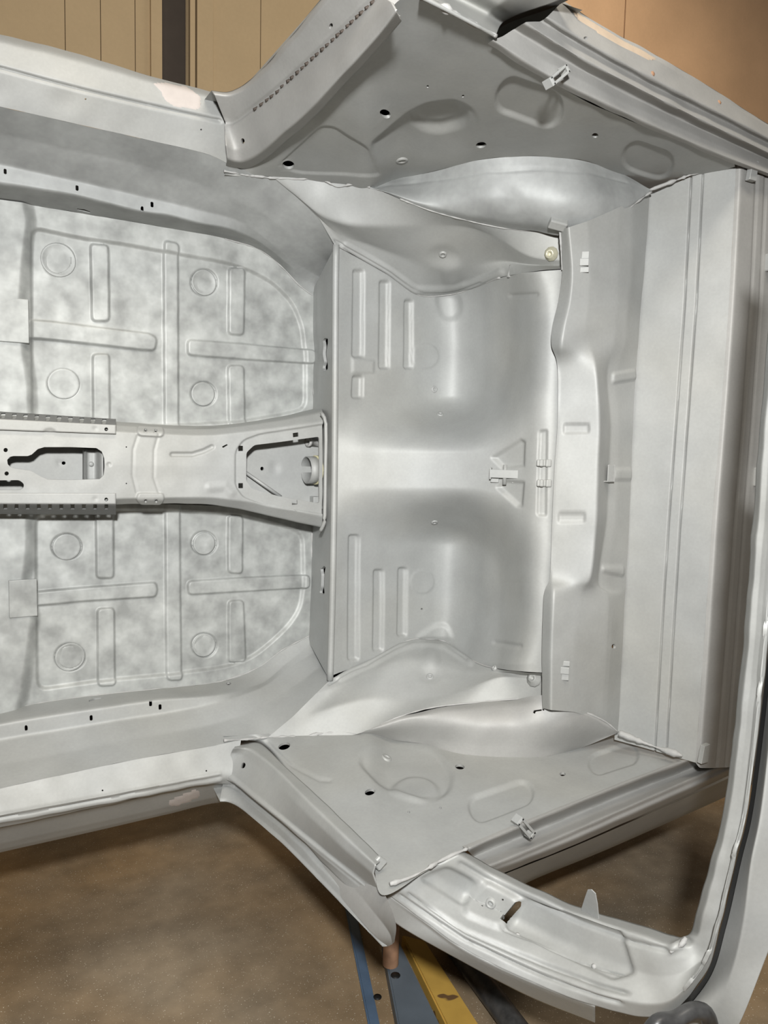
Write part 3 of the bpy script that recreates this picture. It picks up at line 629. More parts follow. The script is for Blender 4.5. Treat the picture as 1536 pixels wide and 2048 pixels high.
up_b = [(470, 1486), (525, 1492), (575, 1540), (631, 1592), (700, 1660), (744, 1724), (764, 1790), (850, 1744), (915, 1712), (940, 1688), (1073, 1632), (1252, 1561), (1376, 1516)]
p = zpanel([(446, 1472, .245), (545, 1467, .252), (620, 1464, .272), (690, 1462, .308), (740, 1462, .335)], [(x, y-8) for x, y in lo_b if x > 780], [(x, y+6 if x > 930 else y) for x, y in up_b], -ZQ, 330)
tear = rnd([(716, 1535), (735, 1500), (800, 1495), (870, 1510), (905, 1560), (895, 1600), (850, 1630), (800, 1622), (765, 1595)], 20)
p.press(p.poly(tear, -.011, 16)*(1-sst(880, 930, p.px))*sst(1490, 1545, p.py), p.ell(826, 1604, 46, 30, .008, 12, -5), p.bead([(958, 1626), (1040, 1594)], 24, -.008, 9), p.bead([(1196, 1533), (1256, 1513)], 21, -.006, 8),
        p.groove([(535, 1484), (580, 1530), (640, 1565), (660, 1568)], 4, -.003), p.lumps(.0005, 110))
p.hole(739, 1603, 10, 6.5); p.hole(917, 1545, 9.5, 6); p.hole(1123, 1555, 6, 4); p.hole(569, 1494, 12, 7, -12); p.hole(811, 1657, 2.4); p.hole(876, 1637, 2.4)
qb = p.mesh('quarter_panel_inner', M[P], body); boss(p, 773, 1525, qb, .012, .003, .55)

# ---- belt rails along the top of both sides
K = [ZL(.684, (975, 88), (1098, 163), (1268, 244), (1370, 288), (1465, 327), (1640, 392)), ZL(.681, (985, 80), (1104, 155), (1272, 236), (1372, 281), (1466, 320), (1640, 386)),
     ZL(.702, (1005, 73), (1118, 136), (1250, 205), (1365, 258), (1466, 303), (1640, 378)), ZL(.728, (1028, 58), (1140, 125), (1262, 190), (1372, 243), (1470, 288), (1640, 366)),
     ZL(.718, (1048, 45), (1160, 115), (1280, 178), (1382, 230), (1474, 275), (1640, 355)), ZL(.752, (1085, 42), (1180, 100), (1298, 166), (1395, 215), (1480, 257), (1640, 340)),
     ZL(.744, (1092, 36), (1186, 94), (1304, 159), (1400, 208), (1484, 250), (1640, 332)), ZL(.795, (1120, 8), (1200, 62), (1318, 124), (1415, 182), (1500, 232), (1640, 310)), ZL(.812, (1126, 1), (1206, 53), (1322, 116), (1420, 174), (1540, 250), (1650, 305))]
p = Panel(loft(K, 34, 2.6, by='knot', rounds=2)); p.press(p.lumps(.0004, 80)); p.hole(1172, 76, 4.5, 3)
br = p.mesh('belt_rail', M['warm'], body)
p.patch(rnd([(1140, 15), (1206, 57), (1260, 88), (1318, 119), (1300, 122), (1250, 98), (1200, 70), (1150, 34)], 6), .001).mesh('bare_edge', M['cream'], body)
def clip(p0, p1, wpx, h, slots, parent):
    # slotted sheet clip standing a little off the rail, its face parallel to the cabin floor
    a, b = H(*p0, h)[:3], H(*p1, h)[:3]; e = b-a; L = np.linalg.norm(e); e /= L; n = np.array([0, -1., 0]); q_ = np.cross(n, e); W = wpx*(2.0-h)/F*1.0
    bm = bmesh.new(); c = (a+b)/2; t = W*.30
    for o in (-1, 1): axes_box(bm, c+q_*o*(W-t)/2, (e, q_, n), (L, t, .004), .001)
    for o in (-1, 1): axes_box(bm, c+e*o*(L-t)/2, (e, q_, n), (t, W, .004), .001)
    axes_box(bm, b-n*.009, (e, q_, n), (.004, W, .020), .001); axes_box(bm, a-n*.009, (e, q_, n), (.004, W, .020), .001)
    return from_bm('trim_clip', bm, M[P], parent)
clip((1104, 163), (1136, 136), 22, .955, 1, br)
for x, y in [(1306, 148), (1440, 205)]: c, n = at_grid(p, x, y); lathe('rivet', c, n, [(.005, 0), (.004, .002), (.0004, .0025)], M['copper'], br, 10)
Kb = [ZL(-.684, (925, 1692), (940, 1686), (1073, 1632), (1252, 1561), (1374, 1515), (1540, 1452)), ZL(-.681, (935, 1700), (948, 1694), (1080, 1637), (1256, 1566), (1376, 1521), (1540, 1460)),
      ZL(-.735, (945, 1712), (965, 1703), (1100, 1648), (1262, 1582), (1372, 1540), (1540, 1475)), ZL(-.738, (958, 1722), (980, 1715), (1112, 1660), (1270, 1594), (1376, 1549), (1540, 1484)), ZL(-.724, (975, 1733), (992, 1727), (1125, 1672), (1280, 1604), (1400, 1550), (1455, 1524), (1540, 1488)),
      ZL(-.738, (982, 1738), (1000, 1731), (1130, 1677), (1284, 1609), (1405, 1556), (1458, 1532), (1540, 1494)), ZL(-.745, (985, 1742), (1005, 1735), (1138, 1683), (1290, 1616), (1410, 1563), (1462, 1539), (1540, 1502)), ZL(-.78, (1000, 1749), (1022, 1740), (1150, 1689), (1297, 1624), (1415, 1571), (1466, 1547), (1540, 1512))]
p = Panel(loft(Kb, 180, 2.6, rounds=2)); p.press(p.lumps(.0003, 80)); brb = p.mesh('belt_rail', M['warm'], body)
clip((1040, 1642), (1066, 1672), 24, .862, 1, brb)
Ko = [ZL(-.785, (1000, 1752), (1022, 1743), (1150, 1692), (1297, 1628), (1415, 1576), (1468, 1551), (1540, 1517)), HL((1030, 1775, .74), (1055, 1760, .74), (1207, 1697, .70), (1330, 1643, .67), (1444, 1592, .64), (1500, 1566, .62), (1560, 1540, .60)), HL((1030, 1780, .69), (1055, 1765, .69), (1207, 1702, .65), (1330, 1648, .62), (1444, 1597, .59), (1500, 1571, .57), (1560, 1545, .55))]
Panel(loft(Ko, 60, 5, rounds=1)).mesh('outer_quarter_panel', M[P], body)
far = lambda R, off: np.array([np.r_[r[:3]+np.array(off), r[3:]] for r in R])
Panel(loft([Ko[2], far(Ko[2], (0, .75, .02))], 40, 20)).mesh('outer_quarter_skin', M[P], body)
Panel(loft([ZL(.80, (690, -60), (900, -60), (1165, 20)), far(ZL(.80, (690, -60), (900, -60), (1165, 20)), (.03, .8, .02))], 20, 20)).mesh('outer_quarter_skin', M[P], body)
Panel(loft([K[-1], far(K[-1], (.05, .85, .02))], 40, 20)).mesh('outer_quarter_skin', M[P], body)

# ---- door pillars
PT = [ZL(.665, (452, 330), (466, 336), (490, 338), (530, 318), (575, 280), (622, 240), (700, 157), (768, 84), (803, 42)),
      ZL(.655, (455, 318), (472, 324), (490, 322), (522, 304), (566, 266), (612, 226), (690, 143), (756, 70), (792, 22)),
      ZL(.675, (453, 290), (468, 298), (486, 296), (515, 280), (558, 244), (603, 205), (680, 124), (748, 48), (782, 4)),
      ZL(.725, (450, 250), (462, 248), (478, 240), (500, 225), (540, 195), (580, 162), (650, 97), (708, 42), (762, -10)),
      ZL(.735, (448, 238), (460, 238), (474, 230), (494, 216), (532, 185), (572, 151), (640, 87), (698, 32), (752, -20)),
      ZL(.76, (428, 187), (456, 190), (478, 184), (498, 172), (530, 145), (560, 112), (600, 66), (648, 8), (690, -40)),
      ZL(.775, (423, 181), (452, 184), (472, 178), (492, 166), (523, 139), (553, 106), (593, 60), (641, 2), (683, -46))]
p = Panel(loft(PT, 34, 3, by='knot', rounds=1)); p.press(p.lumps(.0003, 80), p.groove([(440, 246), (462, 245), (476, 238), (495, 224), (536, 193), (575, 160), (645, 95), (703, 40), (757, -12)], 4, -.005), p.bead([(446, 250), (447, 315)], 4, .004, 5))
p.hole(485, 282, 4, 5.5); p.hole(662, 52, 3.5, 6, 20)
pt = p.mesh('door_pillar', M['warm'], body, .003)
for k, t in enumerate(np.linspace(.12, .95, 24)):
    a = cr(np.array([(0, 0, 0, x, y) for x, y in [(476, 240), (540, 194), (645, 96), (757, -10)]], float), 100)[int(t*99)]
    c, n = at_grid(p, a[3], a[4]); tube('weld_bead', [c-[.006, 0, .004]-n*.0005, c+[.006, 0, .004]+n*.0005], .0022+.001*rng.random(), M['post'], pt, seg=6)
Panel(loft([PT[-1], far(PT[-1], (.03, .6, .04))], 8, 20, by='knot')).mesh('outer_quarter_skin', M[P], body)
PB = [ZL(-.668, (470, 1492), (490, 1488), (522, 1488), (575, 1537), (631, 1588), (700, 1654), (766, 1718)),
      ZL(-.655, (468, 1497), (488, 1496), (508, 1503), (552, 1537), (616, 1601), (698, 1680), (750, 1728)),
      ZL(-.675, (462, 1506), (477, 1508), (497, 1518), (540, 1553), (598, 1612), (684, 1694), (745, 1748)),
      ZL(-.722, (452, 1545), (462, 1552), (480, 1566), (512, 1594), (571, 1640), (650, 1703), (762, 1792)),
      ZL(-.730, (450, 1558), (460, 1564), (476, 1574), (508, 1601), (564, 1648), (642, 1712), (764, 1808)),
      ZL(-.752, (446, 1566), (458, 1570), (474, 1578), (500, 1600), (552, 1643), (612, 1700), (765, 1845)),
      ZL(-.77, (440, 1597), (456, 1599), (474, 1607), (495, 1620), (540, 1655), (590, 1701), (775, 1892)),
      ZL(-.775, (440, 1603), (455, 1604), (472, 1611), (492, 1625), (536, 1662), (585, 1707), (765, 1893))]
p = Panel(loft(PB, 44, 3, by='knot', rounds=1)); p.press(p.bead([(452, 1548), (477, 1569), (571, 1644), (646, 1705), (762, 1794)], 4, .004, 5), p.lumps(.0003, 80), p.groove([(450, 1566), (466, 1571), (480, 1580), (506, 1603), (558, 1646), (606, 1690), (640, 1728), (765, 1850)], 3.5, -.006), p.bead([(453, 1500), (453, 1550)], 4, .004, 5))
p.hole(486, 1531, 4.5, 6, 25); pb = p.mesh('door_pillar', M[P], body, .003)
Panel(loft([PB[-1], far(PB[-1], (.03, .55, .05))], 8, 20, by='knot')).mesh('outer_quarter_skin', M[P], body)
# lower end of the outer skin past the pillar
E1 = [ZL(-.70, (745, 1745), (775, 1800), (792, 1850), (789, 1884)), ZL(-.74, (690, 1755), (740, 1815), (780, 1868), (785, 1888)), ZL(-.77, (600, 1700), (705, 1822), (752, 1874), (776, 1893))]
Panel(loft(E1, 40, 4)).mesh('skin_end', M['warm'], pb)

# ---- parcel shelf, bulkhead, rear ledge
ys = lambda k: None
S1 = HL(*[(x, y, .615) for x, y in SX])
S1b = HL((1136, 455, .655), (1143, 540, .655), (1139, 600, .655), (1128, 650, .655), (1122, 692, .650), (1121, 735, .620), (1120, 850, .62), (1114, 935, .62), (1109, 1050, .62), (1104, 1150, .620), (1106, 1190, .652), (1102, 1290, .655), (1101, 1420, .655))
S2 = HL((1176, 442, .665), (1180, 540, .665), (1178, 600, .665), (1172, 650, .665), (1180, 690, .662), (1193, 742, .685), (1200, 850, .69), (1197, 935, .69), (1193, 1050, .69), (1182, 1150, .685), (1162, 1190, .662), (1150, 1290, .665), (1149, 1424, .657))
S3 = HL((1237, 415, .668), (1236, 540, .668), (1235, 600, .668), (1232, 650, .668), (1228, 692, .665), (1214, 748, .650), (1221, 850, .650), (1218, 935, .650), (1212, 1050, .650), (1196, 1160, .650), (1216, 1195, .662), (1213, 1290, .668), (1204, 1442, .652))
S3b = HL((1266, 402, .664), (1263, 540, .664), (1258, 600, .664), (1253, 650, .663), (1250, 692, .66), (1232, 752, .650), (1238, 850, .650), (1236, 935, .650), (1230, 1050, .650), (1215, 1165, .650), (1225, 1200, .658), (1222, 1290, .664), (1213, 1447, .650))
S4 = HL((1300, 384, .640), (1289, 540, .640), (1283, 600, .640), (1279, 650, .640), (1276, 692, .640), (1272, 745, .640), (1266, 850, .640), (1263, 935, .640), (1258, 1050, .640), (1252, 1165, .640), (1250, 1195, .640), (1245, 1290, .640), (1236, 1468, .636))
p = Panel(loft([S1, S1b, S2, S3, S3b, S4], 28, 2.6, by='knot', rounds=4, smooth_u=5))
p.press(p.poly(rnd([(1127, 848), (1178, 848), (1178, 866), (1127, 867)], 4), -.004, 5), p.poly(rnd([(1117, 1026), (1170, 1026), (1170, 1044), (1117, 1045)], 4), -.004, 5),
        p.poly(rnd([(1224, 747), (1270, 739), (1272, 758), (1224, 766)], 5), .005, 6), p.poly(rnd([(1203, 1132), (1247, 1134), (1247, 1152), (1203, 1143)], 5), .005, 6), p.poly(rnd([(1226, 938), (1262, 938), (1262, 959), (1226, 959)], 4), .005, 6), p.lumps(.0003, 90))
p.hole(1227, 1293, 4, 5); shelf = p.mesh('parcel_shelf', M[P], body); PSH = p
D1 = HL((1294, 390, .630), (1278, 600, .630), (1261, 850, .630), (1251, 1050, .630), (1240, 1290, .630), (1229, 1479, .630))
D2 = HL((1473, 316, .805), (1458, 600, .812), (1440, 850, .815), (1424, 1050, .815), (1408, 1290, .812), (1391, 1525, .805))
D2b = HL((1483, 307, .815), (1468, 600, .822), (1450, 850, .825), (1434, 1050, .825), (1418, 1290, .822), (1399, 1536, .815))
D3 = HL((1507, 310, .812), (1492, 600, .819), (1474, 850, .822), (1458, 1050, .822), (1442, 1290, .819), (1423, 1536, .812))
D4 = HL((1660, 340, .79), (1640, 600, .79), (1620, 850, .79), (1604, 1050, .79), (1588, 1290, .79), (1560, 1530, .79))
p = Panel(loft([D1, D2], 200, 1.25)); gl = [(1398, 320), (1384, 600), (1366, 850), (1351, 1050), (1336, 1290), (1322, 1530)]; gl0 = [(x-11.5, y) for x, y in gl]; gl1 = [(x+11.5, y) for x, y in gl]
p.press(p.groove(gl0, 1.5, -.006), p.groove(gl1, 1.5, -.006), p.lumps(.0004, 110)); bk = p.mesh('rear_bulkhead', M[P], body)
p = Panel(loft([D2, D2b, D3, D4], 300, 2.4, rounds=2)); gl = [(1506+8, 330), (1494+8, 600), (1477+8, 850), (1461+8, 1050), (1446+6, 1290), (1428+5, 1530)]
p.press(p.groove(gl, 1.7, -.004), p.groove([(x+17, y) for x, y in gl], 1.7, -.004)); rl = p.mesh('rear_window_ledge', M['warm'], body)
for x, y, sx, sy in [(1503, 953, .022, .045), (1527, 528, .02, .04), (1484, 1400, .03, .09), (1478, 1362, .018, .04)]:
    box('ledge_bracket', H(x, y, .80), frame(0, 0), (sx, sy, .03), M[P], rl, .003)
for x0, y0, s_ in [(1498, 343, 1), (1402, 1505, -1)]:
    a = H(x0, y0, .82); prism('corner_gusset', a, frame(0, 0), [(-.012, -.022), (.012, -.022), (.016, .022), (-.004, .02)], .012, M[P], rl)

# small fittings of the shelf and seat back
def fit(pan, x, y): return at_grid(pan, x, y)
c, n = fit(PSH, 1168, 525); e = np.array([.75, -.66, 0]); s_ = np.array([0, 0, 1.]); nn = np.cross(s_, e); nn = -nn if nn@(EYE-c) < 0 else nn
def bent_clip(c, sgn):
    bm = bmesh.new()
    axes_box(bm, c+nn*.006, (e, s_, nn), (.020, .016, .003), .001); axes_box(bm, c+s_*.016*sgn+nn*.002, (e, s_, nn), (.020, .016, .003), .001); axes_box(bm, c-s_*.016*sgn+nn*.002, (e, s_, nn), (.022, .012, .003), .001)
    return from_bm('trim_clip', bm, M[P], shelf)
bent_clip(c, 1); bent_clip(fit(PSH, 1130, 1339)[0], -1)
c, n = fit(PSH, 1214, 947); bm = bmesh.new(); axes_box(bm, c+np.array([0, -.012, 0]), frame(0, 0), (.022, .040, .003), .001); axes_box(bm, c+np.array([.010, -.002, 0]), frame(0, 0), (.003, .040, .024), .001); axes_box(bm, c+np.array([-.011, -.003, -.019]), frame(0, 0), (.022, .003, .02), .001); from_bm('catch_bracket', bm, M[P], shelf)
for y in (926, 966):
    c, n = at_grid(PS, 1085, y); f = frame(0, 0, math.radians(25)); bm = bmesh.new()
    axes_box(bm, c-f[2]*.0+f[2]*.006, f, (.034, .016, .008), .003); axes_box(bm, c+f[2]*.010+f[0]*.010, f, (.014, .018, .010), .003); axes_box(bm, c+f[2]*.009-f[0]*.006, f, (.010, .017, .008), .003)
    from_bm('hinge_lug', bm, M[P], seat)
c, n = at_grid(PS, 1010, 947); f = frame(0, 0, math.radians(48)); o = c+f[2]*.012
bm = bmesh.new(); axes_box(bm, o, f, (.074, .020, .004), .001); axes_box(bm, o-f[0]*.035-f[2]*.008, f, (.004, .028, .018), .001); axes_box(bm, o+f[0]*.035-f[2]*.008, f, (.004, .028, .018), .001)
brk = from_bm('centre_bracket', bm, M[P], seat)
tube('bracket_pin', [o+f[1]*.022-f[2]*.004, o-f[1]*.026-f[2]*.004], .0048, M[P], brk, seg=12)
for k in (-1, 1): box('bracket_foot', o+f[0]*.026*k-f[2]*.016-f[1]*.016, f, (.020, .012, .004), M[P], brk)

# ---- roll hoop over the cabin
RA = HL((930, 1703, .87), (1000, 1742, .90), (1080, 1780, .98), (1160, 1814, 1.05), (1280, 1850, 1.15), (1345, 1870, 1.20), (1376, 1872, 1.225), (1396, 1812, 1.245), (1424, 1710, 1.255), (1450, 1600, 1.26), (1480, 1350, 1.265), (1497, 1150, 1.265), (1520, 850, 1.265), (1537, 650, 1.26), (1560, 400, 1.255))
RBq = HL((918, 1708, .90), (992, 1752, .93), (1075, 1792, 1.01), (1153, 1827, 1.08), (1270, 1866, 1.18), (1345, 1890, 1.235), (1388, 1884, 1.255), (1409, 1816, 1.27), (1436, 1712, 1.28), (1461, 1601, 1.285), (1490, 1350, 1.29), (1507, 1150, 1.29), (1530, 850, 1.29), (1548, 650, 1.285), (1572, 400, 1.28))
RC = HL((890, 1722, .895), (975, 1772, .925), (1062, 1815, 1.0), (1142, 1852, 1.075), (1256, 1895, 1.175), (1345, 1918, 1.24), (1400, 1900, 1.265), (1424, 1822, 1.28), (1450, 1715, 1.29), (1474, 1603, 1.295), (1503, 1350, 1.30), (1520, 1150, 1.30), (1543, 850, 1.30), (1562, 650, 1.295), (1588, 400, 1.29))
RD = HL((850, 1742, .885), (950, 1800, .91), (1040, 1846, .985), (1120, 1884, 1.06), (1235, 1930, 1.165), (1338, 1952, 1.24), (1412, 1910, 1.275), (1440, 1830, 1.29), (1463, 1718, 1.30), (1487, 1604, 1.305), (1514, 1350, 1.31), (1530, 1150, 1.31), (1553, 850, 1.31), (1573, 650, 1.305), (1600, 400, 1.30))
RE = HL((795, 1772, .885), (870, 1824, .915), (960, 1884, .985), (1080, 1940, 1.07), (1205, 1990, 1.17), (1326, 2006, 1.245), (1402, 1934, 1.285), (1434, 1846, 1.30), (1465, 1718, 1.31), (1492, 1606, 1.315), (1522, 1350, 1.32), (1539, 1150, 1.32), (1563, 850, 1.32), (1584, 650, 1.315), (1611, 400, 1.31))
RF = HL((775, 1788, .875), (845, 1840, .905), (930, 1900, .97), (1055, 1960, 1.06), (1190, 2012, 1.16), (1326, 2032, 1.24), (1410, 1948, 1.28), (1440, 1852, 1.30), (1471, 1720, 1.31), (1497, 1607, 1.315), (1529, 1350, 1.32), (1547, 1150, 1.32), (1572, 850, 1.32), (1592, 650, 1.315), (1619, 400, 1.31))
p = Panel(loft([RA, RBq, RC, RD, RE, RF], 18, 3, by='knot', rounds=2))
leg = [(925, 1715), (992, 1755), (1075, 1797), (1155, 1832), (1270, 1872), (1340, 1888)]
p.press(p.groove([(x-3, y+13) for x, y in leg], 4.5, -.005),
        p.poly(rnd([(1010, 1852), (1045, 1800), (1240, 1862), (1265, 1945), (1225, 1958)], 8), -.010, 12), p.poly(rnd([(840, 1758), (895, 1735), (950, 1765), (930, 1812)], 12), -.008, 14),
        p.poly(rnd([(935, 1795), (975, 1760), (1040, 1795), (1030, 1835), (1000, 1862), (925, 1830)], 14), .009, 10),
        p.groove([(1003, 1858), (1075, 1885), (1150, 1918), (1250, 1950)], 2.2, -.004), p.groove([(820, 1790), (930, 1862), (1080, 1926), (1200, 1972), (1250, 1986)], 4.5, -.006), p.groove([(800, 1792), (930, 1880), (1070, 1945), (1190, 1992), (1240, 2006)], 3.5, -.005), p.lumps(.0004, 70),
        p.groove([(1340, 1900), (1368, 1884), (1385, 1876)], 7, .006))
p.cut([(998, 1847), (1036, 1800), (1041, 1803), (1038, 1816), (1010, 1852)], .012)
p.hole(962, 1820, 2.2); p.hole(1010, 1796, 2.2)
p.cut([(1243, 1962), (1247, 1962), (1253, 1985), (1256, 2004), (1252, 2006), (1250, 1985)], .005)
hoop = p.mesh('roll_hoop', M[P], body, .003)
boss(p, 987, 1802, hoop, .0085, .006, .5, P, 'belt_mount')
for x, y in [(1183, 1925), (1036, 1862)]: c, n = at_grid(p, x, y); lathe('weld_blob', c, n, [(.004, -.001), (.0035, .002), (.0003, .0035)], M['sealer'], hoop, 10)
c, n = at_grid(p, 1185, 1830); up = H(1184, 1778, 1.10)[:3]; 
a = at_grid(p, 1164, 1822)[0]; b = at_grid(p, 1199, 1836)[0]; tp = a+(up-a)*1.0; ex = (b-a)/np.linalg.norm(b-a); ey = up-(a+b)/2; ly = np.linalg.norm(ey); ey /= ly; wd = np.linalg.norm(b-a)
prism('upright_tab', (a+b)/2, (ex, ey, np.cross(ex, ey)), [(-wd*.55, -.006), (wd*.5, -.006), (wd*.36, ly*.55), (wd*.22, ly*.92), (0, ly), (-wd*.2, ly*.93), (-wd*.34, ly*.55)], .002, M[P], hoop, .0005)
# outer flange of the hoop leg, then the gutter and the roof skin beyond it
fl0 = HL((772, 1795, .872), (845, 1847, .90), (930, 1908, .965), (1055, 1968, 1.055), (1190, 2020, 1.155))
fl1 = HL((764, 1822, .862), (805, 1856, .875), (900, 1910, .93), (1055, 1992, 1.03), (1190, 2047, 1.13))
Panel(loft([RF[:5], fl0, fl1], 20, 3, by='knot')).mesh('hoop_flange', M[P], hoop, .002)
GU = HL((1310, 2075, 1.22), (1352, 2040, 1.245), (1420, 1954, 1.265), (1451, 1857, 1.285), (1482, 1723, 1.295), (1508, 1608, 1.30), (1540, 1350, 1.305), (1557, 1150, 1.305), (1582, 850, 1.305))
G0 = HL((1305, 2070, 1.235), (1345, 2028, 1.26), (1412, 1948, 1.28), (1442, 1853, 1.30), (1473, 1722, 1.31), (1499, 1607, 1.315), (1531, 1350, 1.32), (1549, 1150, 1.32), (1574, 850, 1.32))
GV = HL((1400, 2110, 1.27), (1440, 2010, 1.30), (1468, 1930, 1.315), (1488, 1840, 1.325), (1502, 1725, 1.33), (1524, 1608, 1.335), (1552, 1350, 1.34), (1569, 1150, 1.34), (1595, 850, 1.34))
GW = HL((1440, 2110, 1.30), (1482, 2040, 1.33), (1530, 1920, 1.345), (1560, 1840, 1.355), (1590, 1725, 1.36), (1610, 1608, 1.365), (1640, 1350, 1.37), (1650, 1150, 1.37), (1670, 850, 1.37))
Panel(loft([G0, GU], 14, 2.5, by='knot')).mesh('gutter', M['dark'], hoop)
p = Panel(loft([GU, GV, GW], 14, 3, by='knot', rounds=4)); p.hole(1512, 1528, 4.2); p.mesh('hoop_skin', M[P], hoop, .002)
# upper leg of the hoop, cut off by the frame
UA = np.vstack([ZL(.684, (992, 70)), HL((1003, 48, .90), (1030, 32, .93), (1075, 16, .97), (1120, 0, 1.0), (1200, -40, 1.05))])
UB = np.vstack([ZL(.68, (960, 52)), HL((975, 30, .93), (1000, 8, .97), (1040, -20, 1.0), (1080, -50, 1.04), (1140, -90, 1.1))])
UC = np.vstack([ZL(.68, (900, 20)), HL((915, 0, .93), (935, -25, .97), (960, -50, 1.0), (1000, -80, 1.04), (1060, -120, 1.1))])
UD = np.vstack([ZL(.68, (840, -10)), HL((855, -30, .93), (870, -50, .97), (890, -80, 1.0), (910, -100, 1.04), (960, -150, 1.1))])
p = Panel(loft([UA, UB, UC, UD], 16, 3, by='knot', rounds=4)); up_ = p.mesh('roll_hoop', M[P], body, .004)
UA2 = np.array([np.r_[q[0]+.03, q[1]+.05, q[2]+.02, q[3], q[4]] for q in UA]); Panel(loft([UA, UA2], 10, 3, by='knot')).mesh('hoop_edge_shade', M['dark'], up_)  # turned-back strip coloured black for the shadow under the hoop edge
# pillar head at the top of the frame
prism('pillar_cap', H(783, 22, .93), (np.array([.8, 0, .6]), np.array([-.6, 0, .8]), np.array([0, -1., 0])), [(-.02, -.012), (.012, -.016), (.02, .0), (.014, .016), (-.02, .014)], .02, M['warm'], pt, .003)
cp = H(771, 1770, .87); lathe('pillar_end_plug', cp, (0, -1, 0), [(.012, -.01), (.012, .003), (.009, .006), (.006, .002), (.0004, .002)], M['sealer'], pb, 14)
prism('pillar_flange_tip', H(757, 1722, .865), (np.array([.7, 0, -.7]), np.array([.7, 0, .7]), np.array([0, -1., 0])), [(-.012, -.010), (.010, -.012), (.012, .010), (-.01, .008)], .008, M[P], pb, .002)

# ---- seam sealer and weld lines
def seam_line(pts, r, jit=.5, parent=body, n=None, name='seam_sealer'):
    P_ = np.array(pts); L = np.linalg.norm(np.diff(P_[:, 3:5], axis=0), axis=1).sum(); return tube(name, cr(P_, max(12, int(L/5)))[:, :3], r, M['sealer'], parent, jit, 7)
up = lambda R, d=.001: np.array([np.r_[q[:3]+(EYE-q[:3])/np.linalg.norm(EYE-q[:3])*d, q[3:]] for q in R])
seam_line(up(HL((448, 342, .25), (470, 346, .25), (500, 350, .25), (545, 356, .262), (600, 358, .275), (640, 356, .29), (675, 374, .31), (705, 368, .335), (740, 374, .36))), .0022, .7)
seam_line(up(A_t[4:]), .0016, .3); seam_line(up(A_b[4:]), .0016, .3)
seam_line(up(A2[5:]), .0022, .6); seam_line(up(A2b[5:]), .0022, .4)
seam_line(up(HL((448, 1481, .265), (500, 1478, .263), (545, 1474, .266), (600, 1474, .28), (650, 1466, .30), (690, 1465, .325), (715, 1468, .345))), .0024, .8)
seam_line(up(R0[5:]), .0016, .5); seam_line(up(B0[:]), .0012, .4); seam_line(up(B0[5:]), .0016, .5)
seam_line(up(HL((623, 590, .01), (626, 650, .008), (628, 700, .005))), .0032, .7); seam_line(up(HL((628, 760, .004), (630, 816, .004))), .003, .7); seam_line(up(HL((624, 1066, .004), (622, 1150, .004), (615, 1272, .01))), .003, .6)
seam_line(up(ZL(.686, (842, -6), (870, 8), (900, 22), (940, 45), (992, 72)), .003), .0042, .5, name='weld_line'); seam_line(up(ZL(-.686, (780, 1768), (820, 1755), (850, 1740), (880, 1722), (915, 1706), (935, 1697)), .010), .0032, .4, name='weld_line')
seam_line(up(HL((1300, 380, .66), (1380, 350, .72), (1465, 318, .80)), .004), .0035, .5); seam_line(up(HL((1238, 1466, .66), (1300, 1490, .72), (1365, 1512, .79)), .006), .0055, .5)
seam_line(up(np.array(bt(BLb[:10])), .001), .0018, .3); seam_line(up(np.array(bt(BLt[:9])), .001), .0018, .3)
seam_line(up(S1[:2]), .002, .4); seam_line(up(HL((1088, 1348, .60), (1094, 1375, .60), (1092, 1391, .59))), .003, .5)
seam_line(up(HL((1340, 1905, 1.235), (1362, 1890, 1.245), (1372, 1876, 1.245)), .002), .0024, .5, hoop, name='weld_line')
for z_ in (.75, -.75): plane_box('hole_backing', (.665 if z_ > 0 else .74, -.70, z_), (1.72, .095, z_+math.copysign(.004, z_)), M['dark'], body)  # unseen black sheets added to keep the quarter panel holes dark
plane_box('hole_backing', (.44, -.20, .785), (.66, .095, .789), M['dark'], body)  # another added sheet, behind the hole at the pillar foot
# unseen black sheet added behind the shell so that the holes stay dark
back_pts = np.array([[-.55, .10, .80], [2.0, .10, .80], [-.55, .10, -.80], [2.0, .10, -.80]])
bm = bmesh.new(); vs = [bm.verts.new(back_pts[k]) for k in (0, 1, 3, 2)]; f_ = bm.faces.new(vs); r = bmesh.ops.extrude_face_region(bm, geom=[f_]); bmesh.ops.translate(bm, verts=[v for v in r['geom'] if isinstance(v, bmesh.types.BMVert)], vec=(0, .004, 0)); bmesh.ops.recalc_face_normals(bm, faces=bm.faces[:]); from_bm('dark_backplate', bm, M['dark'], body)

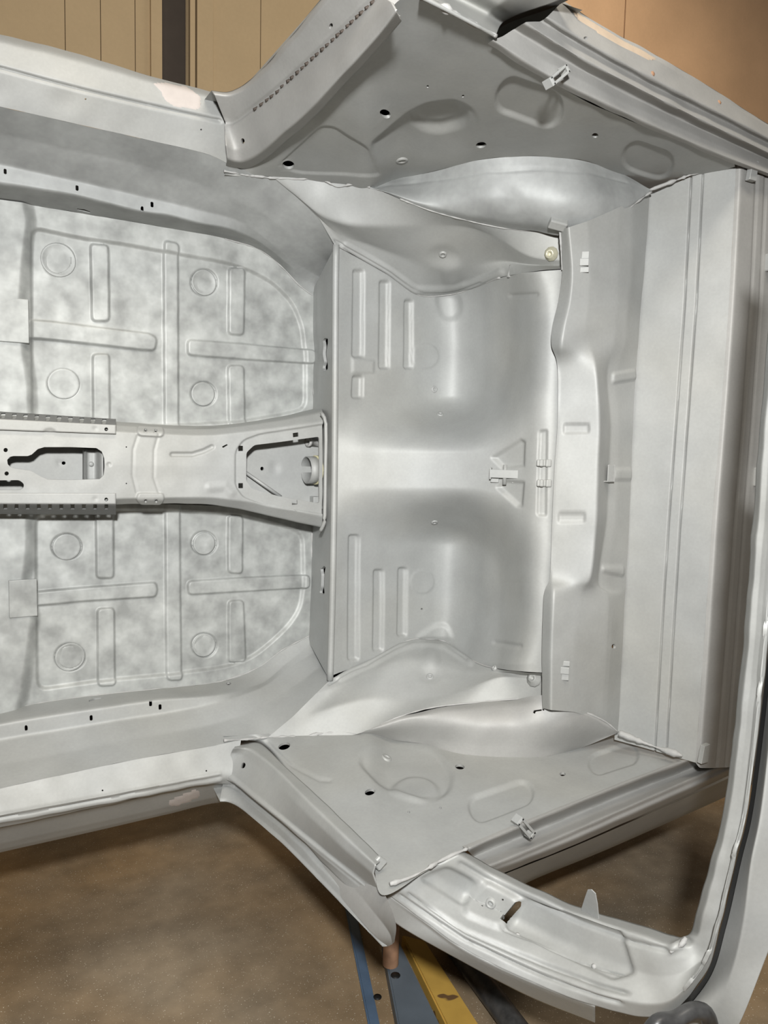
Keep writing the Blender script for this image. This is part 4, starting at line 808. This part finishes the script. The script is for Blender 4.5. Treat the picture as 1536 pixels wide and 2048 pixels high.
# ================================================================== things on the workshop floor
def G_(px, py, up_=0.0): return Z(px, py, FZ+up_)
def beam(name, pts, hgt, material, lab, cat, parts=None):
    """steel section lying on the floor: plan outline given by its top corners"""
    T = np.array([G_(x, y, hgt)[:3] for x, y in pts]); bm = bmesh.new(); vs = [bm.verts.new(t) for t in T]; f = bm.faces.new(vs)
    r = bmesh.ops.extrude_face_region(bm, geom=[f]); bmesh.ops.translate(bm, verts=[v for v in r['geom'] if isinstance(v, bmesh.types.BMVert)], vec=(0, 0, -hgt))
    bmesh.ops.recalc_face_normals(bm, faces=bm.faces[:]); bmesh.ops.bevel(bm, geom=bm.edges[:], offset=.004, segments=2, affect='EDGES')
    return label(from_bm(name, bm, material), lab, cat)
b1 = beam('steel_strip', [(688, 1800), (708, 1800), (834, 2400), (806, 2400)], .012, M['blue'], 'narrow blue steel strip lying on the floor left of the wide girder', 'strip')
c = G_(755, 1994, .012); lathe('bolt_hole', c, (0, 0, 1), [(.010, 0), (.010, .001), (.0004, .001)], M['dark'], b1, 14)
b2 = beam('stand_girder', [(764, 1880), (797, 1880), (1054, 2400), (862, 2400)], .04, M['slate'], 'wide slate blue steel girder of the stand under the car body', 'girder')
c = G_(791, 1951, .04); lathe('bolt_hole', c, (0, 0, 1), [(.012, 0), (.012, .001), (.0004, .001)], M['dark'], b2, 14)
bs = G_(781, 1928, .04); lathe('support_pin', bs, (0, 0, 1), [(.020, 0), (.020, .12), (.0005, .12)], M['copper'], b2, 16)
b3 = beam('painted_bar', [(803, 1868), (850, 1880), (1184, 2400), (1066, 2400)], .035, M['yellow'], 'scuffed yellow bar beside the slate blue girder under the car', 'bar')
pipe = tube('pipe', [G_(900, 1880, .03), G_(945, 1940, .03), G_(990, 2000, .03), G_(1046, 2075, .03), G_(1290, 2400, .03)], .028, M['grease'], None, n=24, seg=14); label(pipe, 'black round pipe lying on the floor right of the yellow bar', 'pipe')
hose = tube('rubber_seal', [H(1296, 2070, 1.285), H(1316, 2046, 1.29), H(1350, 2040, 1.295), H(1384, 2022, 1.30), H(1408, 2024, 1.305), H(1428, 2075, 1.30)], .012, M['grease'], body, n=40, seg=14)
